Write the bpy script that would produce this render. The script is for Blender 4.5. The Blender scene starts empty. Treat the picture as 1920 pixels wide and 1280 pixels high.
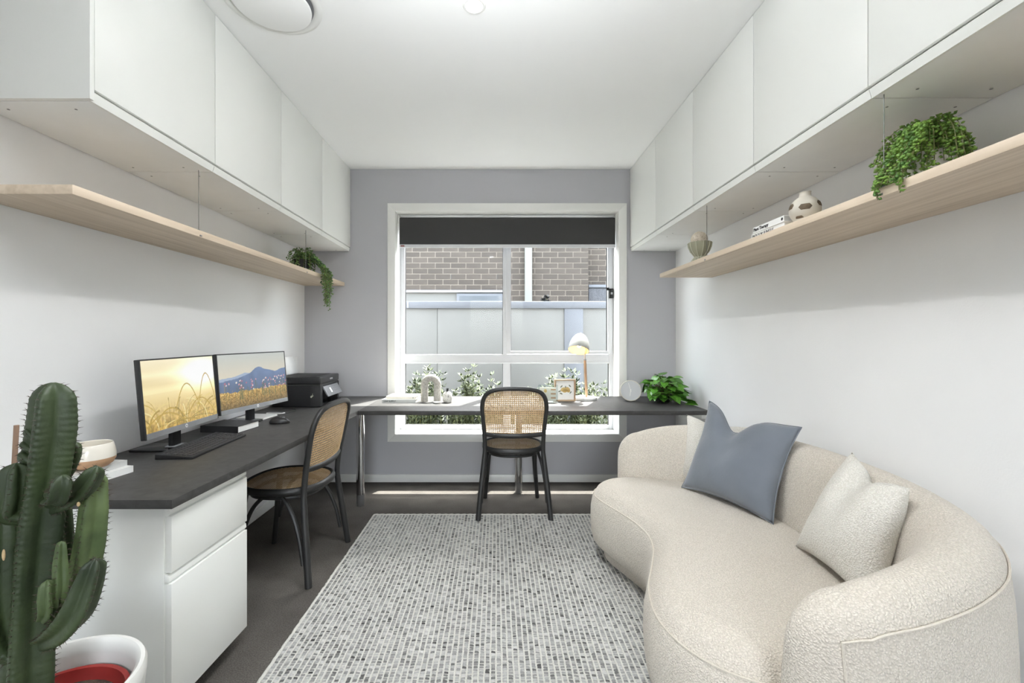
import bpy, bmesh, math, random
import numpy as np
from mathutils import Vector, Matrix
random.seed(7)
RNG = np.random.default_rng(7)
PI = math.pi
SC = bpy.context.scene
COL = SC.collection

# ------------------------------------------------------------------ camera
F_PX, VPX, VPY, CAMZ = 820.0, 931.0, 632.0, 1.249
cam_d = bpy.data.cameras.new('camera')
cam = bpy.data.objects.new('camera', cam_d)
COL.objects.link(cam)
cam.location = (0, 0, CAMZ)
cam.rotation_euler = (PI/2, 0, 0)
cam_d.sensor_width = 36
cam_d.lens = F_PX/1920*36
cam_d.shift_x = (960-VPX)/1920
cam_d.shift_y = -(640-VPY)/1920
cam_d.clip_start = 0.02
SC.camera = cam

# ------------------------------------------------------------------ world, sun, exposure
SUN_DIR = Vector((-0.218, -0.50, -1.0)).normalized()
world = bpy.data.worlds.new('world')
SC.world = world
world.use_nodes = True
wn = world.node_tree
wn.nodes.clear()
w_out = wn.nodes.new('ShaderNodeOutputWorld')
w_bg = wn.nodes.new('ShaderNodeBackground')
w_sky = wn.nodes.new('ShaderNodeTexSky')
w_sky.sky_type = 'NISHITA'
w_sky.sun_disc = False
w_sky.sun_elevation = math.asin(-SUN_DIR.z)
w_sky.sun_rotation = math.atan2(-SUN_DIR.x, -SUN_DIR.y)
w_sky.air_density = 1.2
w_sky.dust_density = 2.5
w_bg.inputs['Strength'].default_value = 1.25
w_hsv = wn.nodes.new('ShaderNodeHueSaturation')
w_hsv.inputs['Saturation'].default_value = 0.35
wn.links.new(w_sky.outputs[0], w_hsv.inputs['Color'])
wn.links.new(w_hsv.outputs[0], w_bg.inputs[0])
wn.links.new(w_bg.outputs[0], w_out.inputs[0])

sun_d = bpy.data.lights.new('sun', 'SUN')
sun_d.energy = 14.0
sun_d.angle = math.radians(0.6)
sun_d.color = (1.0, 0.97, 0.92)
sun = bpy.data.objects.new('sun', sun_d)
COL.objects.link(sun)
sun.rotation_euler = SUN_DIR.to_track_quat('-Z', 'Y').to_euler()
sun.location = (3, 8, 12)

SC.view_settings.view_transform = 'Standard'
SC.view_settings.look = 'None'
SC.view_settings.gamma = 1.0
SC.view_settings.use_curve_mapping = False
SC.view_settings.exposure = 1.32
SC.cycles.max_bounces = 10
SC.cycles.diffuse_bounces = 6
SC.cycles.transparent_max_bounces = 24
SC.cycles.use_denoising = True
SC.cycles.sample_clamp_indirect = 6

# ------------------------------------------------------------------ helpers
def S(r, g, b):
    def f(c):
        c /= 255.0
        return c/12.92 if c <= 0.04045 else ((c+0.055)/1.055)**2.4
    return (f(r), f(g), f(b), 1.0)

def px(u, v, Y=None, Z=None):
    """photo pixel -> world point, on the depth Y or on the height Z"""
    if Y is None:
        Y = (CAMZ-Z)*F_PX/(v-VPY)
    return Vector(((u-VPX)*Y/F_PX, Y, CAMZ-(v-VPY)*Y/F_PX))

MATS = {}
def mat(name, col, rough=0.5, metal=0.0, var=0.04, scale=30.0, bump=0.0, bscale=None, stretch=(1, 1, 1),
        spec=0.5, emit=None, estr=0.0, sheen=0.0, coat=0.0, col2=None, ramp=None, detail=3.0, dist=0.0, trans=0.0):
    m = bpy.data.materials.new(name)
    m.use_nodes = True
    nt = m.node_tree
    b = nt.nodes['Principled BSDF']
    b.inputs['Roughness'].default_value = rough
    b.inputs['Metallic'].default_value = metal
    b.inputs['Specular IOR Level'].default_value = spec
    b.inputs['Sheen Weight'].default_value = sheen
    b.inputs['Coat Weight'].default_value = coat
    b.inputs['Transmission Weight'].default_value = trans
    tc = nt.nodes.new('ShaderNodeTexCoord')
    mp = nt.nodes.new('ShaderNodeMapping')
    mp.inputs['Scale'].default_value = stretch
    nt.links.new(tc.outputs['Object'], mp.inputs[0])
    nz = nt.nodes.new('ShaderNodeTexNoise')
    nz.inputs['Scale'].default_value = scale
    nz.inputs['Detail'].default_value = detail
    nz.inputs['Distortion'].default_value = dist
    nt.links.new(mp.outputs[0], nz.inputs['Vector'])
    cr = nt.nodes.new('ShaderNodeValToRGB')
    if col2 is None:
        lo = tuple(max(0, c*(1-var)) for c in col[:3])+(1,)
        hi = tuple(min(1, c*(1+var)) for c in col[:3])+(1,)
    else:
        lo, hi = col2, col
    a, c = ramp if ramp else (0.3, 0.7)
    cr.color_ramp.elements[0].position = a
    cr.color_ramp.elements[1].position = c
    cr.color_ramp.elements[0].color = lo
    cr.color_ramp.elements[1].color = hi
    nt.links.new(nz.outputs[0], cr.inputs[0])
    nt.links.new(cr.outputs[0], b.inputs['Base Color'])
    if bump > 0:
        bn = nt.nodes.new('ShaderNodeBump')
        bn.inputs['Strength'].default_value = 1.0
        bn.inputs['Distance'].default_value = bump
        n2 = nt.nodes.new('ShaderNodeTexNoise')
        n2.inputs['Scale'].default_value = bscale or scale*4
        n2.inputs['Detail'].default_value = 3
        nt.links.new(mp.outputs[0], n2.inputs['Vector'])
        nt.links.new(n2.outputs[0], bn.inputs['Height'])
        nt.links.new(bn.outputs[0], b.inputs['Normal'])
    if emit:
        b.inputs['Emission Color'].default_value = emit
        b.inputs['Emission Strength'].default_value = estr
    MATS[name] = m
    return m

def nodes_of(m):
    return m.node_tree, m.node_tree.nodes['Principled BSDF']

class MB:
    """collects vertices and faces for one mesh"""
    def __init__(s):
        s.v, s.f, s.mi = [], [], []
    def add(s, vs, fs, mi=0):
        o = len(s.v)
        s.v += [tuple(p) for p in vs]
        for f in fs:
            s.f.append([i+o for i in f])
            s.mi.append(mi)
        return s
    def box(s, x0, x1, y0, y1, z0, z1, mi=0):
        return s.add([(x0, y0, z0), (x1, y0, z0), (x1, y1, z0), (x0, y1, z0),
                      (x0, y0, z1), (x1, y0, z1), (x1, y1, z1), (x0, y1, z1)],
                     [(0, 3, 2, 1), (4, 5, 6, 7), (0, 1, 5, 4), (1, 2, 6, 5), (2, 3, 7, 6), (3, 0, 4, 7)], mi)
    def prism(s, poly, z0, z1, mi=0):
        n = len(poly)
        s.add([(p[0], p[1], z0) for p in poly]+[(p[0], p[1], z1) for p in poly],
              [tuple(range(n-1, -1, -1)), tuple(range(n, 2*n))] +
              [(i, (i+1) % n, n+(i+1) % n, n+i) for i in range(n)], mi)
        return s
    def prism_y(s, poly, y0, y1, mi=0):
        """poly of (x, z), extruded along y"""
        n = len(poly)
        s.add([(p[0], y0, p[1]) for p in poly]+[(p[0], y1, p[1]) for p in poly],
              [tuple(range(n)), tuple(range(2*n-1, n-1, -1))] +
              [((i+1) % n, i, n+i, n+(i+1) % n) for i in range(n)], mi)
        return s
    def lathe(s, prof, n=32, c=(0, 0, 0), cap0=True, cap1=True, sx=1, sy=1, mi=0):
        vs, fs = [], []
        for r, z in prof:
            for k in range(n):
                a = 2*PI*k/n
                vs.append((c[0]+r*sx*math.cos(a), c[1]+r*sy*math.sin(a), c[2]+z))
        m = len(prof)
        for i in range(m-1):
            for k in range(n):
                k2 = (k+1) % n
                fs.append((i*n+k, i*n+k2, (i+1)*n+k2, (i+1)*n+k))
        if cap0:
            fs.append(tuple(range(n-1, -1, -1)))
        if cap1:
            fs.append(tuple(range((m-1)*n, m*n)))
        return s.add(vs, fs, mi)
    def tube(s, path, rad, n=8, closed=False, caps=True, up=Vector((0, 0, 1)), flat=1.0, mi=0):
        P = [Vector(p) for p in path]
        m = len(P)
        R = rad if isinstance(rad, (list, tuple)) else [rad]*m
        vs, fs = [], []
        prev = None
        for i in range(m):
            if closed:
                t = P[(i+1) % m]-P[i-1]
            else:
                t = P[min(i+1, m-1)]-P[max(i-1, 0)]
            if t.length < 1e-9:
                t = Vector((0, 0, 1))
            t.normalize()
            if prev is None:
                a = up if abs(t.dot(up)) < 0.95 else Vector((1, 0, 0))
                nrm = (a-t*a.dot(t)).normalized()
            else:
                nrm = (prev-t*prev.dot(t)).normalized()
            prev = nrm
            bn = t.cross(nrm)
            for k in range(n):
                an = 2*PI*k/n
                vs.append(P[i]+nrm*(math.cos(an)*R[i]*flat)+bn*(math.sin(an)*R[i]))
        for i in range(m if closed else m-1):
            j = (i+1) % m
            for k in range(n):
                k2 = (k+1) % n
                fs.append((i*n+k, i*n+k2, j*n+k2, j*n+k))
        if caps and not closed:
            fs.append(tuple(range(n-1, -1, -1)))
            fs.append(tuple(range((m-1)*n, m*n)))
        return s.add(vs, fs, mi)
    def ball(s, c, r, nu=10, nv=6, sc=(1, 1, 1), mi=0):
        prof = [(max(r*math.sin(PI*i/nv), 1e-5), -r*math.cos(PI*i/nv)) for i in range(nv+1)]
        vs, fs = [], []
        for rr, z in prof:
            for k in range(nu):
                a = 2*PI*k/nu
                vs.append((c[0]+rr*math.cos(a)*sc[0], c[1]+rr*math.sin(a)*sc[1], c[2]+z*sc[2]))
        for i in range(nv):
            for k in range(nu):
                k2 = (k+1) % nu
                fs.append((i*nu+k, i*nu+k2, (i+1)*nu+k2, (i+1)*nu+k))
        return s.add(vs, fs, mi)
    def xform(s, M):
        s.v = [tuple(M @ Vector(p)) for p in s.v]
        return s

def root_of(o):
    while o.parent:
        o = o.parent
    return o

def obj(name, mb, m, parent=None, smooth=False, local=False, bevel=0.0, bseg=2, kind=None, angle=40):
    vs = mb.v
    if parent is not None and not local:
        off = root_of(parent).location
        vs = [(p[0]-off[0], p[1]-off[1], p[2]-off[2]) for p in vs]
    me = bpy.data.meshes.new(name)
    me.from_pydata(vs, [], mb.f)
    ms = m if isinstance(m, (list, tuple)) else [m]
    for x in ms:
        me.materials.append(x)
    if len(ms) > 1:
        me.polygons.foreach_set('material_index', mb.mi)
    if bevel > 0:
        bm = bmesh.new()
        bm.from_mesh(me)
        bmesh.ops.remove_doubles(bm, verts=bm.verts, dist=1e-6)
        es = [e for e in bm.edges if len(e.link_faces) == 2 and e.calc_face_angle(0) > math.radians(30)]
        bmesh.ops.bevel(bm, geom=es, offset=bevel, segments=bseg, profile=0.5, affect='EDGES', clamp_overlap=True)
        bm.to_mesh(me)
        bm.free()
    if smooth or bevel > 0:
        me.polygons.foreach_set('use_smooth', [True]*len(me.polygons))
        if hasattr(me, 'set_sharp_from_angle'):
            me.set_sharp_from_angle(angle=math.radians(angle))
    me.update()
    o = bpy.data.objects.new(name, me)
    COL.objects.link(o)
    if parent is not None:
        o.parent = parent
    if kind:
        o['kind'] = kind
    return o

def tag(o, label, cat, group=None):
    o['label'] = label
    o['category'] = cat
    if group:
        o['group'] = group
    return o

def thing(name, label, cat, loc=(0, 0, 0), rotz=0.0, group=None):
    o = bpy.data.objects.new(name, None)
    COL.objects.link(o)
    o.empty_display_size = 0.05
    o.location = loc
    o.rotation_euler = (0, 0, rotz)
    return tag(o, label, cat, group)

def struct_empty(name, loc=(0, 0, 0)):
    o = bpy.data.objects.new(name, None)
    COL.objects.link(o)
    o.location = loc
    o['kind'] = 'structure'
    return o

def struct(name, mb, m, **k):
    return obj(name, mb, m, kind='structure', **k)

def catmull(pts, n, closed=False):
    P = [Vector(p) for p in pts]
    m = len(P)
    out = []
    segs = m if closed else m-1
    for i in range(segs):
        p1, p2 = P[i], P[(i+1) % m]
        p0 = P[i-1] if (closed or i > 0) else p1*2-p2
        p3 = P[(i+2) % m] if (closed or i+2 < m) else p2*2-p1
        for k in range(n):
            t = k/n
            out.append(0.5*((2*p1)+(p2-p0)*t+(2*p0-5*p1+4*p2-p3)*t*t+(3*p1-p0-3*p2+p3)*t*t*t))
    if not closed:
        out.append(P[-1].copy())
    return out

def lettering(name, text, size, m, parent, M, align='LEFT', extrude=0.0003, bold=0.0, shear=0.0):
    """flat printed letters as a mesh; M places the text's own plane (x right, y up, z out)"""
    cu = bpy.data.curves.new(name, 'FONT')
    cu.body = text
    cu.size = size
    cu.align_x = align
    cu.extrude = extrude
    cu.offset = bold
    cu.shear = shear
    cu.resolution_u = 3
    tmp = bpy.data.objects.new(name+'_tmp', cu)
    COL.objects.link(tmp)
    dg = bpy.context.evaluated_depsgraph_get()
    me = bpy.data.meshes.new_from_object(tmp.evaluated_get(dg))
    bpy.data.objects.remove(tmp)
    me.transform(M)
    me.materials.clear()
    me.materials.append(m)
    o = bpy.data.objects.new(name, me)
    COL.objects.link(o)
    o.parent = parent
    return o

def frame_matrix(origin, xdir, ydir):
    x = Vector(xdir).normalized()
    y = Vector(ydir).normalized()
    z = x.cross(y).normalized()
    M = Matrix((x, y, z)).transposed().to_4x4()
    M.translation = Vector(origin)
    return M

# ------------------------------------------------------------------ materials
def oak(name, base, dark, axis='y'):
    m = mat(name, base, rough=0.5, scale=1.0)
    nt, b = nodes_of(m)
    tc = nt.nodes.new('ShaderNodeTexCoord')
    mp = nt.nodes.new('ShaderNodeMapping')
    st = {'y': (38, 1.3, 38), 'x': (1.3, 38, 38), 'z': (45, 45, 1.5)}[axis]
    mp.inputs['Scale'].default_value = st
    nt.links.new(tc.outputs['Object'], mp.inputs[0])
    nz = nt.nodes.new('ShaderNodeTexNoise')
    nz.inputs['Scale'].default_value = 1.0
    nz.inputs['Detail'].default_value = 6
    nz.inputs['Distortion'].default_value = 0.6
    nt.links.new(mp.outputs[0], nz.inputs['Vector'])
    cr = nt.nodes.new('ShaderNodeValToRGB')
    cr.color_ramp.elements[0].position = 0.28
    cr.color_ramp.elements[0].color = dark
    cr.color_ramp.elements[1].position = 0.62
    cr.color_ramp.elements[1].color = base
    nt.links.new(nz.outputs[0], cr.inputs[0])
    nt.links.new(cr.outputs[0], b.inputs['Base Color'])
    bn = nt.nodes.new('ShaderNodeBump')
    bn.inputs['Distance'].default_value = 0.0006
    nt.links.new(nz.outputs[0], bn.inputs['Height'])
    nt.links.new(bn.outputs[0], b.inputs['Normal'])
    return m

M_WALL = mat('wall_paint', S(235, 235, 235), rough=0.75, var=0.012, scale=2.0, bump=0.0003, bscale=160)
M_WALLB = mat('wall_paint_lilac_grey', S(188, 188, 193), rough=0.75, var=0.012, scale=2.0, bump=0.0003, bscale=160)
M_CEIL = mat('ceiling_paint', S(246, 246, 245), rough=0.85, var=0.006, scale=2.0)
M_TRIM = mat('trim_gloss_white', S(236, 236, 233), rough=0.35, var=0.01, scale=3.0)
M_CAB = mat('cabinet_white', S(236, 237, 233), rough=0.42, var=0.008, scale=3.0)
M_CABEDGE = mat('cabinet_white_raw', S(240, 241, 240), rough=0.55, var=0.015, scale=8.0)
M_GAP = mat('shadow_gap_black', S(60, 60, 58), rough=0.8, var=0.05, scale=30)
M_OAK = oak('oak_veneer', S(216, 199, 178), S(194, 175, 152), 'y')
M_OAKZ = oak('oak_turned', S(186, 154, 124), S(164, 130, 98), 'z')
M_OAKX = oak('oak_frame', S(202, 176, 146), S(182, 154, 124), 'x')
M_DESK = mat('desk_charcoal_laminate', S(68, 67, 66), rough=0.5, var=0.1, scale=24, col2=S(52, 51, 50), detail=8, dist=0.8, bump=0.0002, bscale=300)
M_ALU = mat('window_aluminium', S(216, 217, 220), rough=0.4, metal=0.0, var=0.015, scale=10)
M_CHROME = mat('chrome', S(215, 215, 218), rough=0.08, metal=1.0, var=0.01, scale=5)
M_STEEL = mat('grey_steel', S(150, 150, 150), rough=0.35, metal=0.8, var=0.03, scale=20)
M_WIRE = mat('wire_steel', S(120, 120, 118), rough=0.4, metal=0.6, var=0.03, scale=20)
M_BLACKW = mat('black_stained_wood', S(38, 38, 38), rough=0.42, var=0.15, scale=20, stretch=(1, 1, 0.2), spec=0.5)
M_CANE = mat('woven_cane', S(206, 178, 138), rough=0.55, col2=S(178, 146, 104), scale=60, trans=0.0)
M_CANEW = mat('brown_stake', S(136, 110, 92), rough=0.7, var=0.15, scale=40, stretch=(1, 1, .1))
M_BLK = mat('black_plastic', S(34, 34, 36), rough=0.4, var=0.1, scale=60)
M_BLKM = mat('black_matte_plastic', S(28, 28, 30), rough=0.6, var=0.1, scale=200, bump=0.0002, bscale=900)
M_BLKG = mat('black_gloss_plastic', S(20, 20, 22), rough=0.15, var=0.1, scale=20)
M_GREYP = mat('grey_plastic', S(120, 121, 124), rough=0.4, var=0.05, scale=40)
M_SILVER = mat('silver_plastic', S(150, 152, 155), rough=0.3, metal=0.4, var=0.03, scale=40)
M_KEY = mat('keycap_black', S(52, 52, 54), rough=0.5, var=0.1, scale=100)
M_PAPER = mat('white_paper', S(244, 243, 240), rough=0.7, var=0.02, scale=80)
M_PAGES = mat('book_pages', S(232, 229, 220), rough=0.8, var=0.06, scale=400, stretch=(0.02, 0.02, 1))
M_BOOKW = mat('book_cover_white', S(240, 240, 238), rough=0.4, var=0.015, scale=10)
M_BOOKG = mat('book_cover_grey', S(196, 197, 195), rough=0.45, var=0.03, scale=12)
M_BOOKC = mat('book_cover_cream', S(228, 224, 212), rough=0.45, var=0.03, scale=12)
M_BOOKK = mat('book_cover_black', S(36, 36, 38), rough=0.5, var=0.1, scale=30)
M_INK = mat('printed_ink', S(46, 46, 48), rough=0.6, var=0.05, scale=50)
M_INKL = mat('printed_ink_grey', S(140, 140, 140), rough=0.6, var=0.05, scale=50)
M_WHITEP = mat('printed_white', S(235, 235, 235), rough=0.5, var=0.02, scale=50)
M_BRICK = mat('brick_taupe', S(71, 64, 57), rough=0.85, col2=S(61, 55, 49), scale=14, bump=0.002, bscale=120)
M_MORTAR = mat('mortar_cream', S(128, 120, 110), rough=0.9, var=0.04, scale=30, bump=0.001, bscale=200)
M_FENCE = mat('fence_panel_offwhite', S(104, 104, 101), rough=0.8, var=0.02, scale=3, bump=0.0006, bscale=160)
M_FENCEC = mat('fence_capping_bluegrey', S(90, 93, 98), rough=0.6, var=0.02, scale=4)
M_PIPE = mat('downpipe_pale', S(112, 115, 110), rough=0.5, var=0.02, scale=6)
M_DGLASS = mat('dark_window_glass', S(90, 94, 98), rough=0.08, var=0.1, scale=4)
M_SOIL = mat('dark_mulch', S(80, 66, 54), rough=0.95, col2=S(44, 36, 30), scale=60, bump=0.02, bscale=50)
M_PAVE = mat('unseen_bounce_paving', S(205, 203, 198), rough=0.9, var=0.06, scale=6, bump=0.002, bscale=60)  # ground out of sight, made pale to bounce sunlight into the room
M_STEM = mat('plant_stem', S(112, 116, 70), rough=0.6, var=0.15, scale=40)
M_FOL = mat('shrub_leaf', S(88, 96, 64), rough=0.6, col2=S(44, 56, 36), scale=7, ramp=(0.35, 0.65))
M_PEARL = mat('pearl_leaf', S(128, 164, 66), rough=0.4, col2=S(70, 110, 42), scale=28, ramp=(0.35, 0.65))
M_PEARLD = mat('trailing_leaf', S(126, 168, 84), rough=0.45, col2=S(34, 66, 34), scale=22, ramp=(0.38, 0.66))
M_POTHOS = mat('pothos_leaf', S(118, 178, 56), rough=0.32, col2=S(36, 92, 34), scale=16, ramp=(0.35, 0.72), dist=0.6)
M_CACT = mat('cactus_skin', S(62, 76, 46), rough=0.5, col2=S(36, 48, 30), scale=9, ramp=(0.3, 0.7), bump=0.0015, bscale=60)
M_CACTL = mat('cactus_skin_light', S(100, 116, 72), rough=0.5, col2=S(60, 76, 44), scale=12, ramp=(0.3, 0.7), bump=0.0012, bscale=60)
M_SPINE = mat('cactus_spine', S(62, 48, 40), rough=0.7, var=0.2, scale=80)
M_SCAR = mat('cactus_scar', S(196, 170, 130), rough=0.8, var=0.15, scale=80)
M_POTW = mat('ceramic_white_textured', S(222, 221, 217), rough=0.6, var=0.03, scale=20, bump=0.004, bscale=90, stretch=(1, 1, 0.5))
M_POTWS = mat('ceramic_white_smooth', S(224, 223, 219), rough=0.45, var=0.02, scale=10)
M_POTR = mat('plastic_pot_red', S(150, 44, 40), rough=0.45, var=0.08, scale=15)
M_STONE = mat('speckled_stone', S(180, 177, 170), rough=0.85, col2=S(146, 143, 136), scale=70, ramp=(0.3, 0.55), bump=0.002, bscale=130)
M_SPECK = mat('speckled_ceramic', S(216, 214, 208), rough=0.6, col2=S(60, 58, 56), scale=190, ramp=(0.36, 0.44))
M_CERAM = mat('ceramic_glaze_white', S(226, 220, 208), rough=0.18, var=0.03, scale=14)
M_CLAY = mat('ceramic_raw_clay', S(190, 152, 118), rough=0.7, var=0.05, scale=60)
M_VASE = mat('vase_stone_beige', S(202, 196, 184), rough=0.6, var=0.03, scale=10)
M_VASED = mat('vase_brown_motif', S(110, 94, 74), rough=0.6, col2=S(74, 62, 48), scale=40)
M_SAGE = mat('sage_ceramic', S(150, 150, 130), rough=0.7, var=0.05, scale=20)
M_SAGEL = mat('sage_ceramic_rib', S(184, 184, 164), rough=0.7, var=0.05, scale=20)
M_EGG = mat('speckled_beige_ball', S(202, 192, 176), rough=0.7, col2=S(140, 126, 108), scale=140, ramp=(0.32, 0.44))
M_LAMP = mat('lamp_grey_metal', S(164, 165, 162), rough=0.5, var=0.02, scale=12)
M_LAMPIN = mat('lamp_inner_cream', S(236, 206, 166), rough=0.6, var=0.01, scale=12)
M_CONC = mat('lamp_base_concrete', S(206, 205, 202), rough=0.8, var=0.05, scale=40)
M_BLIND = mat('blind_charcoal', S(62, 62, 62), rough=0.85, var=0.05, scale=300, bump=0.0002, bscale=1200)
M_VELVET = mat('blue_grey_velvet', S(112, 118, 127), rough=0.8, col2=S(101, 107, 116), scale=4, sheen=0.35, bump=0.0008, bscale=60)
M_CLOCKF = mat('clock_face_white', S(196, 199, 201), rough=0.5, var=0.01, scale=20)
M_CLOCKR = mat('clock_rim_beige', S(206, 203, 190), rough=0.5, var=0.02, scale=20)

def boucle(name, c1, c2, sc=215.0, h=0.0032):
    m = mat(name, c1, rough=0.95, spec=0.15, sheen=0.25)
    nt, b = nodes_of(m)
    tc = nt.nodes.new('ShaderNodeTexCoord')
    nz = nt.nodes.new('ShaderNodeTexNoise')
    nz.inputs['Scale'].default_value = sc*0.5
    nz.inputs['Detail'].default_value = 2
    nt.links.new(tc.outputs['Object'], nz.inputs['Vector'])
    mx = nt.nodes.new('ShaderNodeMix')
    mx.data_type = 'VECTOR'
    mx.inputs[0].default_value = 0.006
    nt.links.new(tc.outputs['Object'], mx.inputs[4])
    nt.links.new(nz.outputs['Color'], mx.inputs[5])
    vo = nt.nodes.new('ShaderNodeTexVoronoi')
    vo.feature = 'SMOOTH_F1'
    vo.inputs['Scale'].default_value = sc
    vo.inputs['Smoothness'].default_value = 0.4
    nt.links.new(mx.outputs[1], vo.inputs['Vector'])
    cr = nt.nodes.new('ShaderNodeValToRGB')
    cr.color_ramp.elements[0].position = 0.05
    cr.color_ramp.elements[0].color = c1
    cr.color_ramp.elements[1].position = 0.62
    cr.color_ramp.elements[1].color = c2
    nt.links.new(vo.outputs['Distance'], cr.inputs[0])
    nt.links.new(cr.outputs[0], b.inputs['Base Color'])
    bn = nt.nodes.new('ShaderNodeBump')
    bn.invert = True
    bn.inputs['Distance'].default_value = h
    nt.links.new(vo.outputs['Distance'], bn.inputs['Height'])
    nt.links.new(bn.outputs[0], b.inputs['Normal'])
    return m
M_BOUC = boucle('boucle_cream', S(226, 218, 206), S(198, 190, 178))
M_BOUCP = boucle('boucle_ivory', S(233, 230, 223), S(208, 204, 195))
M_SEAM = mat('boucle_piping', S(206, 198, 185), rough=0.95, var=0.05, scale=120, bump=0.002, bscale=220)

def carpet_mat():
    m = mat('carpet_charcoal', S(114, 109, 104), rough=0.95, col2=S(78, 75, 71), scale=190, ramp=(0.25, 0.75), spec=0.1, bump=0.006, bscale=330)
    nt, b = nodes_of(m)
    old = b.inputs['Base Color'].links[0].from_socket
    tc = nt.nodes.new('ShaderNodeTexCoord')
    nz = nt.nodes.new('ShaderNodeTexNoise')
    nz.inputs['Scale'].default_value = 5.0
    nz.inputs['Detail'].default_value = 4
    nt.links.new(tc.outputs['Object'], nz.inputs['Vector'])
    mr = nt.nodes.new('ShaderNodeMapRange')
    mr.inputs[1].default_value = 0.3
    mr.inputs[2].default_value = 0.7
    mr.inputs[3].default_value = 0.82
    mr.inputs[4].default_value = 1.12
    nt.links.new(nz.outputs[0], mr.inputs[0])
    mx = nt.nodes.new('ShaderNodeMix')
    mx.data_type = 'RGBA'
    mx.blend_type = 'MULTIPLY'
    mx.inputs[0].default_value = 1.0
    nt.links.new(old, mx.inputs[6])
    nt.links.new(mr.outputs[0], mx.inputs[7])
    nt.links.new(mx.outputs[2], b.inputs['Base Color'])
    return m
M_CARPET = carpet_mat()

def brick_variation(m):
    nt, b = nodes_of(m)
    old = b.inputs['Base Color'].links[0].from_socket
    oi = nt.nodes.new('ShaderNodeObjectInfo')
    mr = nt.nodes.new('ShaderNodeMapRange')
    mr.inputs[3].default_value = 0.84
    mr.inputs[4].default_value = 1.14
    nt.links.new(oi.outputs['Random'], mr.inputs[0])
    mx = nt.nodes.new('ShaderNodeMix')
    mx.data_type = 'RGBA'
    mx.blend_type = 'MULTIPLY'
    mx.inputs[0].default_value = 1.0
    nt.links.new(old, mx.inputs[6])
    nt.links.new(mr.outputs[0], mx.inputs[7])
    nt.links.new(mx.outputs[2], b.inputs['Base Color'])
brick_variation(M_BRICK)
brick_variation(M_POTHOS)

def glass_mat(name, tint, refl=0.06):
    m = bpy.data.materials.new(name)
    m.use_nodes = True
    nt = m.node_tree
    nt.nodes.clear()
    out = nt.nodes.new('ShaderNodeOutputMaterial')
    tr = nt.nodes.new('ShaderNodeBsdfTransparent')
    tr.inputs[0].default_value = tint
    gl = nt.nodes.new('ShaderNodeBsdfGlossy')
    gl.inputs['Roughness'].default_value = 0.02
    fr = nt.nodes.new('ShaderNodeLayerWeight')
    fr.inputs['Blend'].default_value = 0.25
    nz = nt.nodes.new('ShaderNodeTexNoise')
    nz.inputs['Scale'].default_value = 3.0
    ma = nt.nodes.new('ShaderNodeMath')
    ma.operation = 'MULTIPLY'
    ma.inputs[1].default_value = refl*4
    nt.links.new(fr.outputs['Fresnel'], ma.inputs[0])
    mx = nt.nodes.new('ShaderNodeMixShader')
    nt.links.new(ma.outputs[0], mx.inputs[0])
    nt.links.new(tr.outputs[0], mx.inputs[1])
    nt.links.new(gl.outputs[0], mx.inputs[2])
    nt.links.new(mx.outputs[0], out.inputs[0])
    m.use_transparent_shadow = True
    return m
M_GLASS = glass_mat('window_glass', (0.97, 0.985, 0.98, 1))
M_ACRYL = glass_mat('clear_acrylic', (0.93, 0.95, 0.95, 1), 0.15)

def attr_mat(name, attr, rough=0.9, emit=0.0, bump=False):
    m = bpy.data.materials.new(name)
    m.use_nodes = True
    nt = m.node_tree
    b = nt.nodes['Principled BSDF']
    b.inputs['Roughness'].default_value = rough
    at = nt.nodes.new('ShaderNodeAttribute')
    at.attribute_name = attr
    if emit:
        b.inputs['Base Color'].default_value = (0.02, 0.02, 0.02, 1)
        nt.links.new(at.outputs['Color'], b.inputs['Emission Color'])
        b.inputs['Emission Strength'].default_value = emit
    else:
        nz = nt.nodes.new('ShaderNodeTexNoise')
        nz.inputs['Scale'].default_value = 300
        tc = nt.nodes.new('ShaderNodeTexCoord')
        nt.links.new(tc.outputs['Object'], nz.inputs['Vector'])
        mr = nt.nodes.new('ShaderNodeMapRange')
        mr.inputs[3].default_value = 0.8
        mr.inputs[4].default_value = 1.2
        nt.links.new(nz.outputs[0], mr.inputs[0])
        mx = nt.nodes.new('ShaderNodeMix')
        mx.data_type = 'RGBA'
        mx.blend_type = 'MULTIPLY'
        mx.inputs[0].default_value = 1.0
        nt.links.new(at.outputs['Color'], mx.inputs[6])
        nt.links.new(mr.outputs[0], mx.inputs[7])
        nt.links.new(mx.outputs[2], b.inputs['Base Color'])
        b.inputs['Specular IOR Level'].default_value = 0.1
    return m
M_NUB = attr_mat('rug_nub_wool', 'tint', 0.95)
M_RIDGE = mat('rug_ridge_wool', S(202, 201, 194), rough=0.95, var=0.08, scale=150, spec=0.1, bump=0.003, bscale=260)
M_SCREEN = attr_mat('screen_picture', 'tint', 0.25, emit=0.36)

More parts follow.
